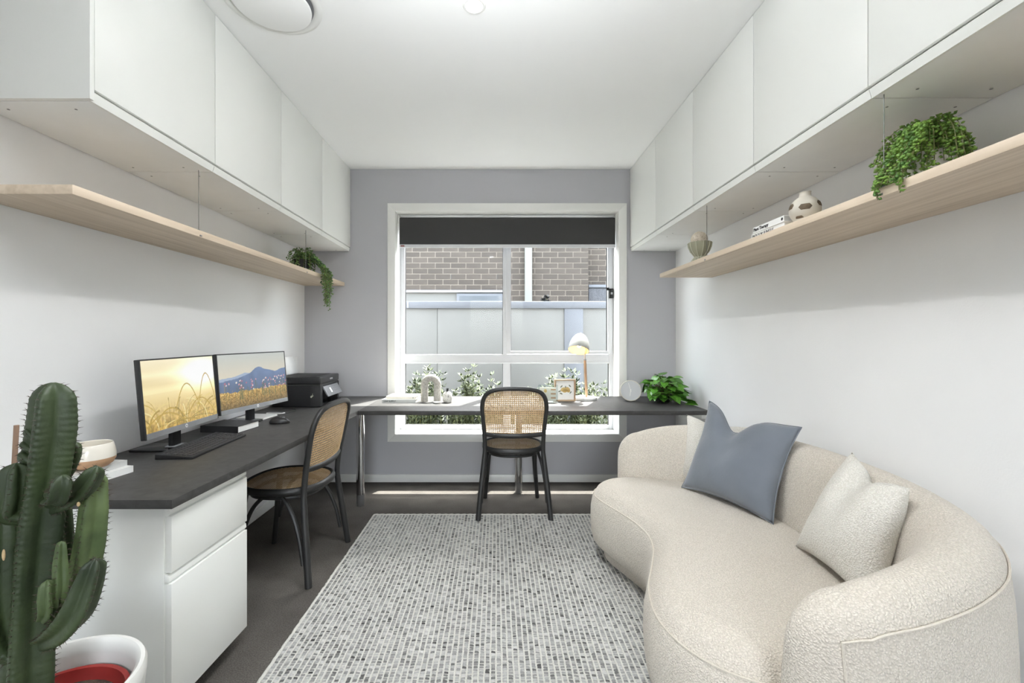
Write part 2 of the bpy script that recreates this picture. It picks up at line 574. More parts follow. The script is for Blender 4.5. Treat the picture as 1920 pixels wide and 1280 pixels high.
# ================================================================== ROOM SHELL
XL, XR, YB, HC, YR = -1.659, 1.548, 3.779, 2.70, -1.9
WX0, WX1, WZ0, WZ1 = -0.872, 1.054, 0.416, 2.335     # window opening
T = 0.24
struct('floor', MB().box(XL-.1, XR+.1, YR-.1, YB+.02, -0.12, 0.0), M_CARPET)
struct('ceiling', MB().box(XL-.1, XR+.1, YR-.1, YB+T, HC, HC+0.15), M_CEIL)
struct('wall_left', MB().box(XL-.12, XL, YR-.1, YB+T, 0, HC), M_WALL)
struct('wall_right', MB().box(XR, XR+.12, YR-.1, YB+T, 0, HC), M_WALL)
b = MB()
b.box(XL, WX0, YB, YB+T, -.12, HC)
b.box(WX1, XR, YB, YB+T, -.12, HC)
b.box(WX0, WX1, YB, YB+T, WZ1, HC)
b.box(WX0, WX1, YB, YB+T, -.12, WZ0)
struct('wall_back', b, M_WALLB)
b = MB()                                      # rear wall behind the camera, its open doorway added to let in sky light
b.box(XL, -.6, YR-.12, YR, 0, HC)
b.box(.6, XR, YR-.12, YR, 0, HC)
b.box(-.6, .6, YR-.12, YR, 2.1, HC)
struct('wall_rear', b, M_WALL)
struct('baseboard_back', MB().box(XL, XR, YB-.014, YB, 0, .066), M_TRIM, bevel=.004)
struct('baseboard_left', MB().box(XL, XL+.014, YR, YB-.014, 0, .066), M_TRIM, bevel=.004)
struct('baseboard_right', MB().box(XR-.014, XR, YR, YB-.014, 0, .066), M_TRIM, bevel=.004)

# architrave
AO = .067
t1 = struct_empty('trim_1', (0, YB, 0))
def mitre(poly):
    return poly
for nm, poly in (('architrave_head', [(WX0-AO, WZ1+AO), (WX0, WZ1), (WX1, WZ1), (WX1+AO, WZ1+AO)]),
                 ('architrave_sill', [(WX0-AO, WZ0-AO), (WX1+AO, WZ0-AO), (WX1, WZ0), (WX0, WZ0)]),
                 ('architrave_side', [(WX0-AO, WZ0-AO), (WX0, WZ0), (WX0, WZ1), (WX0-AO, WZ1+AO)]),
                 ('architrave_side', [(WX1, WZ0), (WX1+AO, WZ0-AO), (WX1+AO, WZ1+AO), (WX1, WZ1)])):
    obj(nm, MB().prism_y(poly, YB-.018, YB+.001), M_TRIM, t1, bevel=.003)

# window: reveal lining, aluminium frame, panes
w1 = struct_empty('window_1', (0, YB, 0))
YF = 3.950                                   # room side of the aluminium frame
R = .008
obj('reveal_sill', MB().box(WX0, WX1, YB-.016, YF+.03, WZ0-.02, WZ0+.001), M_TRIM, w1, bevel=.002)
obj('reveal_head', MB().box(WX0, WX1, YB-.016, YF+.03, WZ1-.001, WZ1+.02), M_TRIM, w1, bevel=.002)
obj('reveal_side', MB().box(WX0-.02, WX0+.001, YB-.016, YF+.03, WZ0, WZ1), M_TRIM, w1, bevel=.002)
obj('reveal_side', MB().box(WX1-.001, WX1+.02, YB-.016, YF+.03, WZ0, WZ1), M_TRIM, w1, bevel=.002)
s_f = F_PX/3.97
gx = lambda u: (u-VPX)/s_f
gz = lambda v: CAMZ-(v-VPY)/s_f
fy0, fy1 = YF, YF+.048
def fbar(name, x0, x1, z0, z1, y0=fy0, y1=fy1):
    return obj(name, MB().box(x0, x1, y0, y1, z0, z1), M_ALU, w1, bevel=.003)
GL, GR = gx(760), gx(1141)
fbar('frame_side', WX0, GL, WZ0, WZ1)
fbar('frame_side', GR, WX1, WZ0, WZ1)
fbar('frame_head', GL, GR, WZ1-.05, WZ1)
fbar('frame_sill', GL, GR, WZ0, gz(796))
fbar('frame_transom', GL, GR, gz(679), gz(664))
fbar('frame_transom_lip', GL, GR, gz(681), gz(677), fy0-.008, fy0+.01)
fbar('frame_mullion', gx(943), gx(957), gz(796), gz(679))
fbar('frame_mullion', gx(943), gx(952), gz(664), WZ1-.05)
# sliding sash on the right
sy0, sy1 = fy0-.014, fy0+.03
fbar('sash_stile', gx(949), gx(957.5), gz(663), WZ1-.05, sy0, sy1)
fbar('sash_stile', gx(1138), gx(1147), gz(663), WZ1-.05, sy0, sy1)
fbar('sash_rail', gx(957.5), gx(1138), gz(663), gz(657.5), sy0, sy1)
gk = lambda n, x0, x1, z0, z1: obj(n, MB().box(x0, x1, fy0+.034, fy0+.040, z0, z1), M_GLASS, w1)
gk('pane', GL, gx(943), gz(664), WZ1-.05)
gk('pane', gx(957), gx(1138), gz(657), WZ1-.05)
gk('pane', GL, gx(943), gz(796), gz(679))
gk('pane', gx(957), GR, gz(796), gz(679))
# dark gaskets around panes
for (x0, x1, z0, z1) in ((GL, gx(943), gz(664), WZ1-.05), (gx(957.5), gx(1138), gz(657.5), WZ1-.05),
                         (GL, gx(943), gz(796), gz(679)), (gx(957), GR, gz(796), gz(679))):
    g = MB()
    q = .004
    yy0, yy1 = fy0+.018, fy0+.034
    g.box(x0, x0+q, yy0, yy1, z0, z1)
    g.box(x1-q, x1, yy0, yy1, z0, z1)
    g.box(x0+q, x1-q, yy0, yy1, z0, z0+q)
    g.box(x0+q, x1-q, yy0, yy1, z1-q, z1)
    obj('gasket', g, M_GAP, w1)
lt = obj('latch', MB().box(gx(1139.5), gx(1147.5), sy0-.022, sy0, gz(560), gz(542)), M_BLKG, w1, bevel=.004)
obj('latch_button', MB().box(gx(1142), gx(1146), sy0-.026, sy0-.02, gz(553), gz(549)), M_SILVER, lt, bevel=.001)
obj('latch_lever', MB().box(gx(1135), gx(1140), sy0-.012, sy0-.004, gz(545), gz(540)), M_BLKG, lt, bevel=.001)

# roller blind
YBL = 3.857
rb = thing('roller_blind', 'charcoal roller blind pulled partly down at the top of the window', 'blind', (0.09, YBL, 2.335))
bx0, bx1 = (749-VPX)*YBL/F_PX, (1153.5-VPX)*YBL/F_PX
b = MB()
prof = []
for k in range(9):
    a = PI*0.5+PI*0.5*k/8
    prof.append((YBL+.030+.030*math.cos(a), 2.285+.026*math.sin(a)))
prof.append((YBL, 2.067))
back = [(y+.0012, z-.0006) for y, z in prof]
poly = prof+back[::-1]
n = len(prof)
vs = [(bx0, y, z) for y, z in prof]+[(bx1, y, z) for y, z in prof]
b.add(vs, [(i, i+1, n+i+1, n+i) for i in range(n-1)])
vs = [(bx0, y, z) for y, z in back]+[(bx1, y, z) for y, z in back]
b.add(vs, [(i, n+i, n+i+1, i+1) for i in range(n-1)])
obj('blind_fabric', b, M_BLIND, rb, smooth=True)
b = MB().tube([(bx0, YBL+.030, 2.287), (bx1, YBL+.030, 2.287)], .022, 14)
obj('roller_tube', b, M_BLIND, rb, smooth=True)
br = obj('bottom_rail', MB().box(bx0, bx1, YBL-.006, YBL+.008, 2.038, 2.067), M_ALU, rb, bevel=.004)
obj('rail_sticker', MB().box(bx0+.012, bx0+.045, YBL-.0068, YBL-.0058, 2.046, 2.059), mat('sticker_red', S(150, 96, 96), rough=.5, var=.2, scale=300), br)
for x in (bx0-.012, bx1+.003):
    obj('bracket', MB().box(x, x+.009, YBL, YBL+.06, 2.255, 2.334), M_TRIM, rb, bevel=.002)

# ================================================================== OVERHEAD CABINETS
def wall_cabinet(side, ynear, yfar, label, endpanel=False, group=None):
    """side -1: on the left wall, +1: on the right wall"""
    if side < 0:
        xw, xf = XL+.001, -1.262
    else:
        xw, xf = XR-.001, 1.152
    d = -side                                  # direction from wall into the room
    t = thing('wall_cabinet', label, 'cabinet', ((xw+xf)/2, (ynear+yfar)/2, 1.99), group=group)
    def bxx(x0, x1, *r):
        return MB().box(min(x0, x1), max(x0, x1), *r)
    y0 = ynear+(.016 if endpanel else .0012)
    y1 = yfar-.0012
    xc = xf-d*.020                             # carcass front
    obj('carcass', bxx(xw, xc, y0, y1, 2.004, HC-.002), M_CAB, t)
    obj('underside_gap', bxx(xw+d*.002, xc, y0, y1, 2.0005, 2.0045), M_GREYP, t)
    obj('underside_panel', bxx(xw+d*.004, xc, y0+.0016, y1-.0016, 1.990, 2.000), M_CABEDGE, t, bevel=.001)
    obj('door', bxx(xc, xf, y0+.0008, y1-.0008, 2.026, HC-.0035), M_CAB, t, bevel=.0012)
    # finger-pull rail: chamfered strip under the door
    poly = [(xc, 1.990), (xf-d*.012, 1.990), (xf-d*.004, 2.016), (xf-d*.012, 2.024), (xc, 2.024)]
    if d > 0:
        r = MB().prism_y(poly, y0, y1)
    else:
        r = MB().prism_y(poly[::-1], y0, y1)
    obj('finger_rail', r, M_CAB, t)
    if endpanel:
        obj('end_panel', bxx(xw, xf, ynear, ynear+.0155, 1.990, HC-.002), M_CAB, t, bevel=.001)
    for (ax, ay) in ((.07, .05), (.29, .05), (.07, -.05), (.29, -.05)):
        yy = (y0+ay) if ay > 0 else (y1+ay)
        xx = xw+d*ax
        obj('screw_cap', MB().lathe([(.004, 0), (.004, .0012)], 8, (xx, yy, 1.9892)), M_GREYP, t)
    return t
YS = [1.357, 1.962, 2.567, 3.172, YB-.002]
nth = ['nearest the camera, with a plain end panel', 'second from the camera', 'third from the camera, second from the window', 'closest to the window']
for i in range(4):
    wall_cabinet(-1, YS[i], YS[i+1], 'white overhead cabinet on the left wall, %s' % nth[i], endpanel=(i == 0), group='overhead cabinets on the left wall')
YS2 = [0.752]+YS
nth = ['cut off by the photo edge, nearest the camera', 'second from the camera, above the trailing plant', 'middle one, above the round vase',
       'fourth from the camera, above the ribbed bowl', 'closest to the window']
for i in range(5):
    wall_cabinet(1, YS2[i], YS2[i+1], 'white overhead cabinet on the right wall, %s' % nth[i], group='overhead cabinets on the right wall')

# floating shelves hung on wires
def shelf(side, y0, y1, xf, z0, z1, wires, label):
    xw = XL+.001 if side < 0 else XR-.001
    t = thing('wall_shelf', label, 'shelf', ((xw+xf)/2, (y0+y1)/2, z0))
    obj('board', MB().box(min(xw, xf), max(xw, xf), y0, y1, z0, z1), M_OAK, t, bevel=.0015)
    for yw in wires:
        xx = xf+side*.010
        obj('hanging_wire', MB().tube([(xx, yw, z1-.004), (xx, yw, 1.992)], .0016, 6), M_WIRE, t)
        obj('wire_ferrule', MB().lathe([(.005, 0), (.005, .006)], 8, (xx, yw, z1-.001)), M_STEEL, t)
        obj('wire_stop', MB().box(xf-.003 if side > 0 else xf-.002, xf+.002 if side > 0 else xf+.003, yw-.008, yw+.004, z0+.004, z0+.010), M_STEEL, t)
    return t
shelf(-1, 1.353, 3.776, -1.312, 1.692, 1.722, [1.941, 3.03], 'long pale oak shelf on the left wall hanging on thin wires')
shelf(1, 0.70, 3.142, 1.1725, 1.677, 1.705, [2.46, 1.335], 'long pale oak shelf on the right wall carrying books and vases')

# ================================================================== CEILING FITTINGS
def downlight(x, y, label, power):
    t = thing('downlight', label, 'ceiling light', (x, y, HC), group='recessed ceiling downlights')
    b = MB()
    b.lathe([(.036, -.001), (.038, -.006), (.046, -.006), (.052, -.0008)], 32, (x, y, HC), False, False)
    obj('trim_ring', b, M_TRIM, t, smooth=True)
    lens = mat('downlight_lens', S(255, 255, 250), rough=.4, emit=(1, .98, .95, 1), estr=9.0)
    obj('lens', MB().lathe([(.0005, -.0025), (.037, -.0025)], 28, (x, y, HC), False, False), lens, t)
    ld = bpy.data.lights.new('downlight_lamp', 'AREA')
    ld.shape = 'DISK'
    ld.size = .07
    ld.energy = power
    ld.color = (1, .99, .97)
    lo = bpy.data.objects.new('downlight_lamp', ld)
    COL.objects.link(lo)
    lo.parent = t
    lo.location = (0, 0, -.008)
    return t
downlight(-.098, 1.913, 'round recessed downlight in the middle of the white ceiling', 4)
downlight(-.098, 0.10, 'round recessed downlight in the ceiling behind the photographer', 3)

# two invented fixtures, added out of view to even out the room light
def fill_light(name, par, loc, rot, size, energy, spread):
    ld = bpy.data.lights.new(name, 'AREA')
    ld.shape = 'DISK'
    ld.size = size
    ld.energy = energy
    ld.spread = math.radians(spread)
    ld.color = (0.925, 0.965, 1.0)
    lo = bpy.data.objects.new(name, ld)
    COL.objects.link(lo)
    lo.parent = par
    lo.location = Vector(loc)-par.location
    lo.rotation_euler = rot
lx, ly = -.05, 1.45
t = thing('added_ceiling_fill', 'flat round white ceiling fill light, added out of view', 'ceiling light', (lx, ly, HC))
obj('rim', MB().lathe([(.302, -.030), (.312, -.032), (.318, -.026), (.318, -.0005)], 56, (lx, ly, HC), False, False), M_TRIM, t, smooth=True)
fill_light('ceiling_fill_light', t, (lx, ly, HC-.030), (0, 0, 0), .6, 4, 125)
lx, ly, lz = -.05, .75, 2.08  # added bowl, unseen, housing an uplight onto the ceiling
t = thing('added_uplight', 'white hanging bowl with a fill light, added unseen to brighten the ceiling', 'fill light', (lx, ly, HC))
obj('bowl', MB().lathe([(.0005, lz-.055), (.12, lz-.045), (.22, lz-.015), (.275, lz+.02), (.270, lz+.022), (.215, lz-.008), (.12, lz-.036), (.0005, lz-.046)], 56, (lx, ly, 0), False, False), M_TRIM, t, smooth=True)
obj('ceiling_rose', MB().lathe([(.05, -.03), (.055, -.026), (.055, -.0005)], 28, (lx, ly, HC), True, False), M_TRIM, t, smooth=True)
for k in range(3):
    a_ = 2*PI*k/3+.4
    obj('suspension_wire', MB().tube([(lx+.04*math.cos(a_), ly+.04*math.sin(a_), HC-.028), (lx+.268*math.cos(a_), ly+.268*math.sin(a_), lz+.018)], .0016, 6), M_WIRE, t)
fill_light('uplight_fill', t, (lx, ly, lz+.021), (PI-.30, 0, 0), .44, 13, 142)

cx, cy = -.97, 1.89
t = thing('air_vent', 'large round white air conditioning diffuser set in the ceiling', 'air vent', (cx, cy, HC))
obj('outer_ring', MB().lathe([(.203, -.0005), (.200, -.006), (.186, -.012), (.172, -.006), (.166, .0)], 64, (cx, cy, HC), False, False), M_TRIM, t, smooth=True, angle=80)
obj('throat', MB().lathe([(.168, -.001), (.10, -.0015)], 64, (cx, cy, HC), False, False), M_GREYP, t)
obj('centre_disc', MB().lathe([(.0005, -.026), (.150, -.026), (.158, -.022), (.159, -.016), (.140, -.008), (.0005, -.006)], 64, (cx, cy, HC), False, False), M_CEIL, t, smooth=True)

# ================================================================== DESKS
ZD = .742
TH = .029
t = thing('corner_desk', 'charcoal desktop running along the left wall under the two monitors', 'desk', (-1.33, 2.5, 0))
xn, xfar = -1.012, -0.957
topm = MB().prism([(XL+.002, 1.363), (xn, 1.363), (xfar, 3.008), (xfar, YB-.020), (XL+.002, YB-.020)], ZD-TH, ZD)
obj('desktop', topm, M_DESK, t, bevel=.0015)
def chrome_leg(x, y, par):
    g = obj('leg', MB().lathe([(.030, .085), (.030, ZD-TH-.008)], 28, (x, y, 0)), M_CHROME, par, smooth=True)
    obj('mounting_plate', MB().lathe([(.045, ZD-TH-.008), (.045, ZD-TH)], 24, (x, y, 0)), M_STEEL, par, smooth=True)
    obj('adjustable_foot', MB().lathe([(.027, 0), (.028, .003), (.028, .086)], 24, (x, y, 0)), M_STEEL, g, smooth=True)
chrome_leg(-1.012, 3.252, t)
t = thing('window_desk', 'charcoal desktop running across the room below the window', 'desk', (.25, 3.4, 0))
obj('desktop', MB().box(xfar+.001, 1.47, 3.010, YB-.020, ZD-TH, ZD), M_DESK, t, bevel=.0015)
chrome_leg(.177, 3.52, t)
obj('wall_bracket', MB().box(1.435, 1.467, 3.06, 3.72, ZD-TH-.035, ZD-TH), M_TRIM, t, bevel=.001)
obj('wall_bracket', MB().box(1.467, XR-.001, 3.10, 3.70, ZD-TH-.035, ZD-TH-.03), M_TRIM, t)

# drawer pedestal under the near end
ang = math.atan2(xfar-xn, 3.008-1.363)
t = thing('drawer_cabinet', 'white two-drawer cabinet under the near end of the left desk', 'drawer cabinet', (-1.05, 1.385, 0))
XB = XL+.05
def lp(dx, dy):                    # coordinates along the slightly skewed desk front
    return (dx*math.cos(ang)+dy*math.sin(ang), -dx*math.sin(ang)+dy*math.cos(ang))
ux = Vector((math.cos(ang), -math.sin(ang), 0)); uy = Vector((math.sin(ang), math.cos(ang), 0))
O = Vector((-1.036, 1.39, 0))
def skew(mb):
    M = Matrix((ux, uy, Vector((0, 0, 1)))).transposed().to_4x4()
    M.translation = O
    return mb.xform(M)
DW = .405
obj('carcass', skew(MB().box(-.56, -.024, .0165, DW, .06, ZD-TH-.001)), M_CAB, t)
obj('end_panel', skew(MB().box(-.56, -.022, 0, .0155, .0, ZD-TH-.001)), M_CAB, t, bevel=.001)
obj('plinth', skew(MB().box(-.56, -.08, .0165, DW, 0, .059)), M_CABEDGE, t)
def drawer(z0, z1):
    d = obj('drawer', skew(MB().box(-.0235, 0, .004, DW-.002, z0, z1)), M_CAB, t, bevel=.0015)
    poly = [(-.0235, z1+.0005), (-.010, z1+.0005), (-.0035, z1+.010), (-.0055, z1+.024), (-.012, z1+.030), (-.0235, z1+.030)]
    obj('finger_pull', skew(MB().prism_y(poly, .001, DW)), M_CAB, d, bevel=.001)
drawer(.497, .678)
drawer(.066, .462)

# ================================================================== RUG
ZR = .011
rx0, rx1, ry0, ry1 = -.852, 1.49, .20, 3.062
t = thing('area_rug', 'large pale grey flecked wool rug on the charcoal carpet', 'rug', ((rx0+rx1)/2, (ry0+ry1)/2, 0))
obj('backing', MB().box(rx0+.004, rx1-.004, ry0, ry1, .0005, .006), M_RIDGE, t)
pitch = .0218
cols = int((rx1-rx0)/pitch)
b = MB()
for i in range(cols+1):
    x = rx0+i*pitch
    ws = []
    nseg = 70
    path = []
    for k in range(nseg+1):
        y = ry0+(ry1-ry0)*k/nseg
        path.append((x+.0012*math.sin(y*31+i*1.7)+random.uniform(-.0006, .0006), y, .0062))
    prof = [(-.0042, 0), (-.0026, .0050), (.0026, .0050), (.0042, 0)]
    vs, fs = [], []
    for p in path:
        for (dx, dz) in prof:
            vs.append((p[0]+dx, p[1], p[2]-.002+dz))
    for k in range(nseg):
        for j in range(3):
            fs.append((k*4+j, k*4+j+1, (k+1)*4+j+1, (k+1)*4+j))
    b.add(vs, fs)
obj('wool_ridges', b, M_RIDGE, t, smooth=True, kind='stuff')
# nubs between the ridges: tens of thousands of little loops in one mesh
rp = .0132
rows = int((ry1-ry0)/rp)
ii, jj = np.meshgrid(np.arange(cols), np.arange(rows), indexing='ij')
ii, jj = ii.ravel(), jj.ravel()
xc = rx0+(ii+.5)*pitch+RNG.normal(0, .0006, ii.size)
yc = ry0+(jj+.5)*rp+RNG.normal(0, .0007, ii.size)+((ii*7919) % 13)/13*.003
yc = np.minimum(yc, ry1-.008)
keep = ~((xc > .95) & (yc > 1.15) & (yc < 2.5))
xc, yc, ii, jj = xc[keep], yc[keep], ii[keep], jj[keep]
N = xc.size
hw, hd = .0084, .0044
zt = .0085+RNG.uniform(0, .0025, N)
sk = RNG.uniform(-.0016, .0016, N)
V = np.zeros((N, 8, 3), dtype=np.float32)
for k, (sx, sy) in enumerate(((-1, -1), (1, -1), (1, 1), (-1, 1))):
    V[:, k, 0] = xc+sx*hw
    V[:, k, 1] = yc+sy*hd+sx*sk
    V[:, k, 2] = .0058
    V[:, k+4, 0] = xc+sx*hw*.66
    V[:, k+4, 1] = yc+sy*hd*.52+sx*sk
    V[:, k+4, 2] = zt
Fq = np.array([(4, 5, 6, 7), (0, 1, 5, 4), (1, 2, 6, 5), (2, 3, 7, 6), (3, 0, 4, 7)])
faces = (Fq[None]+(np.arange(N)*8)[:, None, None]).reshape(-1, 4)
me = bpy.data.meshes.new('wool_nubs')
off = t.location
V = V.reshape(-1, 3)-np.array([off.x, off.y, off.z], dtype=np.float32)
me.vertices.add(N*8)
me.vertices.foreach_set('co', V.ravel())
me.loops.add(faces.size)
me.loops.foreach_set('vertex_index', faces.ravel().astype(np.int32))
me.polygons.add(len(faces))
me.polygons.foreach_set('loop_start', np.arange(0, faces.size, 4, dtype=np.int32))
me.polygons.foreach_set('loop_total', np.full(len(faces), 4, dtype=np.int32))
me.polygons.foreach_set('use_smooth', np.ones(len(faces), dtype=bool))
me.update()
shade = np.clip(RNG.normal(.33, .09, N), .15, .58)
streak = RNG.random(N) < .07
shade[streak] *= .40
# darker yarn runs for a few neighbouring loops
run = RNG.random(N) < .03
for s in range(1, 4):
    shade[np.clip(np.where(run)[0]+s, 0, N-1)] *= .74
colr = np.stack([shade*1.0, shade*.995, shade*.965, np.ones(N)], 1).astype(np.float32)
ca = me.color_attributes.new('tint', 'FLOAT_COLOR', 'POINT')
ca.data.foreach_set('color', np.repeat(colr, 8, axis=0).ravel())
me.materials.append(M_NUB)
o = bpy.data.objects.new('wool_nubs', me)
COL.objects.link(o)
o.parent = t
o['kind'] = 'stuff'
b = MB()
for (ya, yb) in ((ry1-.002, ry1+.010), (ry0-.010, ry0+.002)):
    p = [(rx0+(rx1-rx0)*k/160, (ya+yb)/2+random.uniform(-.0012, .0012), .006+.0015*math.sin(k*2.1)) for k in range(161)]
    b.tube(p, .0055, 6)
for xe in (rx0-.004, rx1+.004):
    p = [(xe+random.uniform(-.002, .002), ry0+(ry1-ry0)*k/200, .006+.0012*math.sin(k*2.3)) for k in range(201)]
    b.tube(p, .0062, 6)
obj('bound_edge', b, M_RIDGE, t, smooth=True)

# ================================================================== SOFA
ZS = .012
sf = thing('curved_sofa', 'cream boucle kidney-shaped curved sofa along the right wall', 'sofa', (1.0, 1.83, ZS))
seat_pts = [(.88, 1.09), (.74, 1.09), (.61, 1.145), (.525, 1.25), (.495, 1.39), (.525, 1.55), (.59, 1.70), (.645, 1.84), (.665, 1.97),
            (.645, 2.11), (.60, 2.24), (.555, 2.36), (.538, 2.46), (.565, 2.56), (.65, 2.63), (.78, 2.655), (.95, 2.62),
            (1.16, 2.51), (1.29, 2.32), (1.35, 2.08), (1.36, 1.83), (1.34, 1.58), (1.26, 1.34), (1.10, 1.17)]
loop = catmull([(x, y, 0) for x, y in seat_pts], 7, closed=True)
def offset_loop(lp_, d):
    n = len(lp_)
    out = []
    for i in range(n):
        tt = (lp_[(i+2) % n]-lp_[i-2]).normalized()
        nn = Vector((-tt.y, tt.x, 0))             # loop runs clockwise seen from above -> this points outwards
        out.append(lp_[i]+nn*d)
    return out
area = sum(loop[i].x*loop[(i+1) % len(loop)].y-loop[(i+1) % len(loop)].x*loop[i].y for i in range(len(loop)))
SGN = 1 if area < 0 else -1                       # so that +d is outwards
def ring(d, z):
    return [(p.x, p.y, z) for p in offset_loop(loop, d*SGN)]
def ring_stack(prof):
    b = MB()
    n = len(loop)
    vs, fs = [], []
    for d, z in prof:
        vs += ring(d, z)
    m = len(prof)
    for i in range(m-1):
        for k in range(n):
            k2 = (k+1) % n
            fs.append((i*n+k, i*n+k2, (i+1)*n+k2, (i+1)*n+k))
    fs.append(tuple(range((m-1)*n, m*n)))
    fs.append(tuple(range(n-1, -1, -1)))
    return b.add(vs, fs)
def fix(o):
    bm = bmesh.new()
    bm.from_mesh(o.data)
    bmesh.ops.recalc_face_normals(bm, faces=bm.faces)
    bm.to_mesh(o.data)
    bm.free()
    o.data.polygons.foreach_set('use_smooth', [True]*len(o.data.polygons))
    return o
o = obj('seat', ring_stack([(-.060, .082), (-.028, .090), (-.008, .115), (.002, .16), (.006, .22), (.004, .29), (-.004, .335), (-.012, .357),
                            (-.016, .362), (-.022, .372), (-.036, .395), (-.056, .412), (-.078, .424), (-.098, .430), (-.112, .432)]), M_BOUC, sf, smooth=True, angle=180)
fix(o)
sm = obj('seat_seam', MB().tube(ring(-.0135, .362), .0030, 6, closed=True), M_SEAM, o, smooth=True)
o = obj('base_plinth', ring_stack([(-.075, ZS), (-.070, ZS+.01), (-.068, .075), (-.078, .09)]), M_BOUC, sf, smooth=True)
fix(o)
# wrap-around back
spine = catmull([(.795, 1.005, 0), (.90, 1.005, 0), (1.05, 1.045, 0), (1.20, 1.13, 0), (1.325, 1.28, 0), (1.405, 1.53, 0), (1.428, 1.83, 0),
                 (1.405, 2.12, 0), (1.325, 2.37, 0), (1.21, 2.53, 0), (1.08, 2.62, 0), (.97, 2.65, 0), (.86, 2.655, 0)], 8)
def back_section(tt):
    """profile points (n, z) for the position tt in 0..1, n>0 is outwards"""
    w = math.sin(PI*tt)                            # 0 at arms, 1 in the middle
    w = w**.8
    H = .675+.088*w
    inn = .62+.38*w
    P = [(-.155*inn, .30), (-.160*inn, .40), (-.146*inn, .48), (-.128*inn, .56), (-.110*inn, H-.12), (-.096*inn, H-.07), (-.074*inn, H-.034), (-.042*inn, H-.010),
         (-.004, H), (.034, H-.010), (.064, H-.032), (.082, H-.066), (.092, H-.13), (.098, .48), (.100, .36), (.098, .22), (.090, .12), (.07, .055), (.0, .045)]
    return P
n = len(spine)
rings = []
def sec_at(i, scale, zs, shift):
    p = spine[i]
    tg = (spine[min(i+1, n-1)]-spine[max(i-1, 0)]).normalized()
    nn = Vector((tg.y, -tg.x, 0))
    if nn.dot(p-Vector((.95, 1.83, 0))) < 0:
        nn = -nn
    out = []
    for (a, z) in back_section(i/(n-1)):
        ac = -.012
        zz = .045+(z-.045)*zs
        q = p+tg*shift+nn*(ac+(a-ac)*scale)
        out.append((q.x, q.y, zz))
    return out
caps = [0, .12, .3, .5, .7, .87, 1.0]
RC = .125
for c in reversed(caps[1:]):
    ph = c*PI/2*.97
    rings.append(sec_at(0, math.cos(ph), 1-.22*(1-math.cos(ph)), -RC*math.sin(ph)))
for i in range(n):
    rings.append(sec_at(i, 1, 1, 0))
for c in caps[1:]:
    ph = c*PI/2*.97
    rings.append(sec_at(n-1, math.cos(ph), 1-.22*(1-math.cos(ph)), RC*math.sin(ph)))
b = MB()
m = len(rings[0])
vs = [p for r in rings for p in r]
fs = []
for i in range(len(rings)-1):
    for k in range(m):
        k2 = (k+1) % m
        fs.append((i*m+k, i*m+k2, (i+1)*m+k2, (i+1)*m+k))
fs.append(tuple(range(m)))
fs.append(tuple(range((len(rings)-1)*m+m-1, (len(rings)-1)*m-1, -1)))
b.add(vs, fs)
o = obj('backrest', b, M_BOUC, sf, smooth=True, angle=180)
fix(o)
md = o.modifiers.new('soft', 'SUBSURF')
md.levels = md.render_levels = 1
ip = 11                                             # profile point just outside the top edge
j0 = 4
path = [Vector(rings[j0][k]) for k in range(16, ip, -1)]
path += [Vector(r[ip]) for r in rings[j0:len(rings)-j0]]
path += [Vector(rings[len(rings)-1-j0][k]) for k in range(ip+1, 17)]
obj('back_seam', MB().tube(path, 0.0028, 6), M_SEAM, o, smooth=True)

# ---- cushions
def cushion(name, label, BL, BR, TR, TL, thick, m, chop=0.0, chop_u=.42, wr=0.0, seed=1, pinch=.055, group=None, piping=None):
    BL, BR, TR, TL = [Vector(p) for p in (BL, BR, TR, TL)]
    c = (BL+BR+TR+TL)/4
    t = thing(name, label, 'cushion', (c.x, c.y, min(BL.z, BR.z)), group=group)
    nn = ((BR-BL).cross(TL-BL)).normalized()
    NU = 36
    rnd = random.Random(seed)
    waves = [(rnd.uniform(4, 19), rnd.uniform(-16, 16), rnd.uniform(0, 6.28)) for _ in range(6)]
    def P(i, j, side):
        u, v = i/NU, j/NU
        # edges bow inwards, so the corners stand out
        uu = u+(0.5-u)*pinch*2*(1-(2*v-1)**2)
        vv = v+(0.5-v)*pinch*2*(1-(2*u-1)**2)
        p = (BL*(1-uu)+BR*uu)*(1-vv)+(TL*(1-uu)+TR*uu)*vv
        fu = max(0, 1-abs(2*u-1)**2.2)
        fv = max(0, 1-abs(2*v-1)**2.2)
        h = thick*(fu*fv)**.5
        g = 0
        if chop:
            g = math.exp(-((u-chop_u)/.17)**2)*v**2.2
            p = p+(BL-TL+BR-TR)*.5*(chop*g)
            h *= (1-.55*g)
        w = sum(math.sin(a*u+b_*v+ph) for a, b_, ph in waves)/6*wr*(fu*fv)**.4
        return p+nn*(side*(h+w*1.0))
    b = MB()
    for side in (1, -1):
        vs = [P(i, j, side) for j in range(NU+1) for i in range(NU+1)]
        fs = []
        for j in range(NU):
            for i in range(NU):
                a = j*(NU+1)+i
                q = (a, a+1, a+NU+2, a+NU+1)
                fs.append(q if side > 0 else q[::-1])
        b.add(vs, fs)
    o = obj('cover', b, m, t, smooth=True, angle=180)
    bm = bmesh.new()
    bm.from_mesh(o.data)
    bmesh.ops.remove_doubles(bm, verts=bm.verts, dist=1e-4)
    bm.to_mesh(o.data)
    bm.free()
    if piping:
        ed = [P(i, 0, 1) for i in range(NU)]+[P(NU, j, 1) for j in range(NU)]+[P(i, NU, 1) for i in range(NU, 0, -1)]+[P(0, j, 1) for j in range(NU, 0, -1)]
        obj('edge_seam', MB().tube(ed, .0028, 5, closed=True), piping, o, smooth=True)
    return t
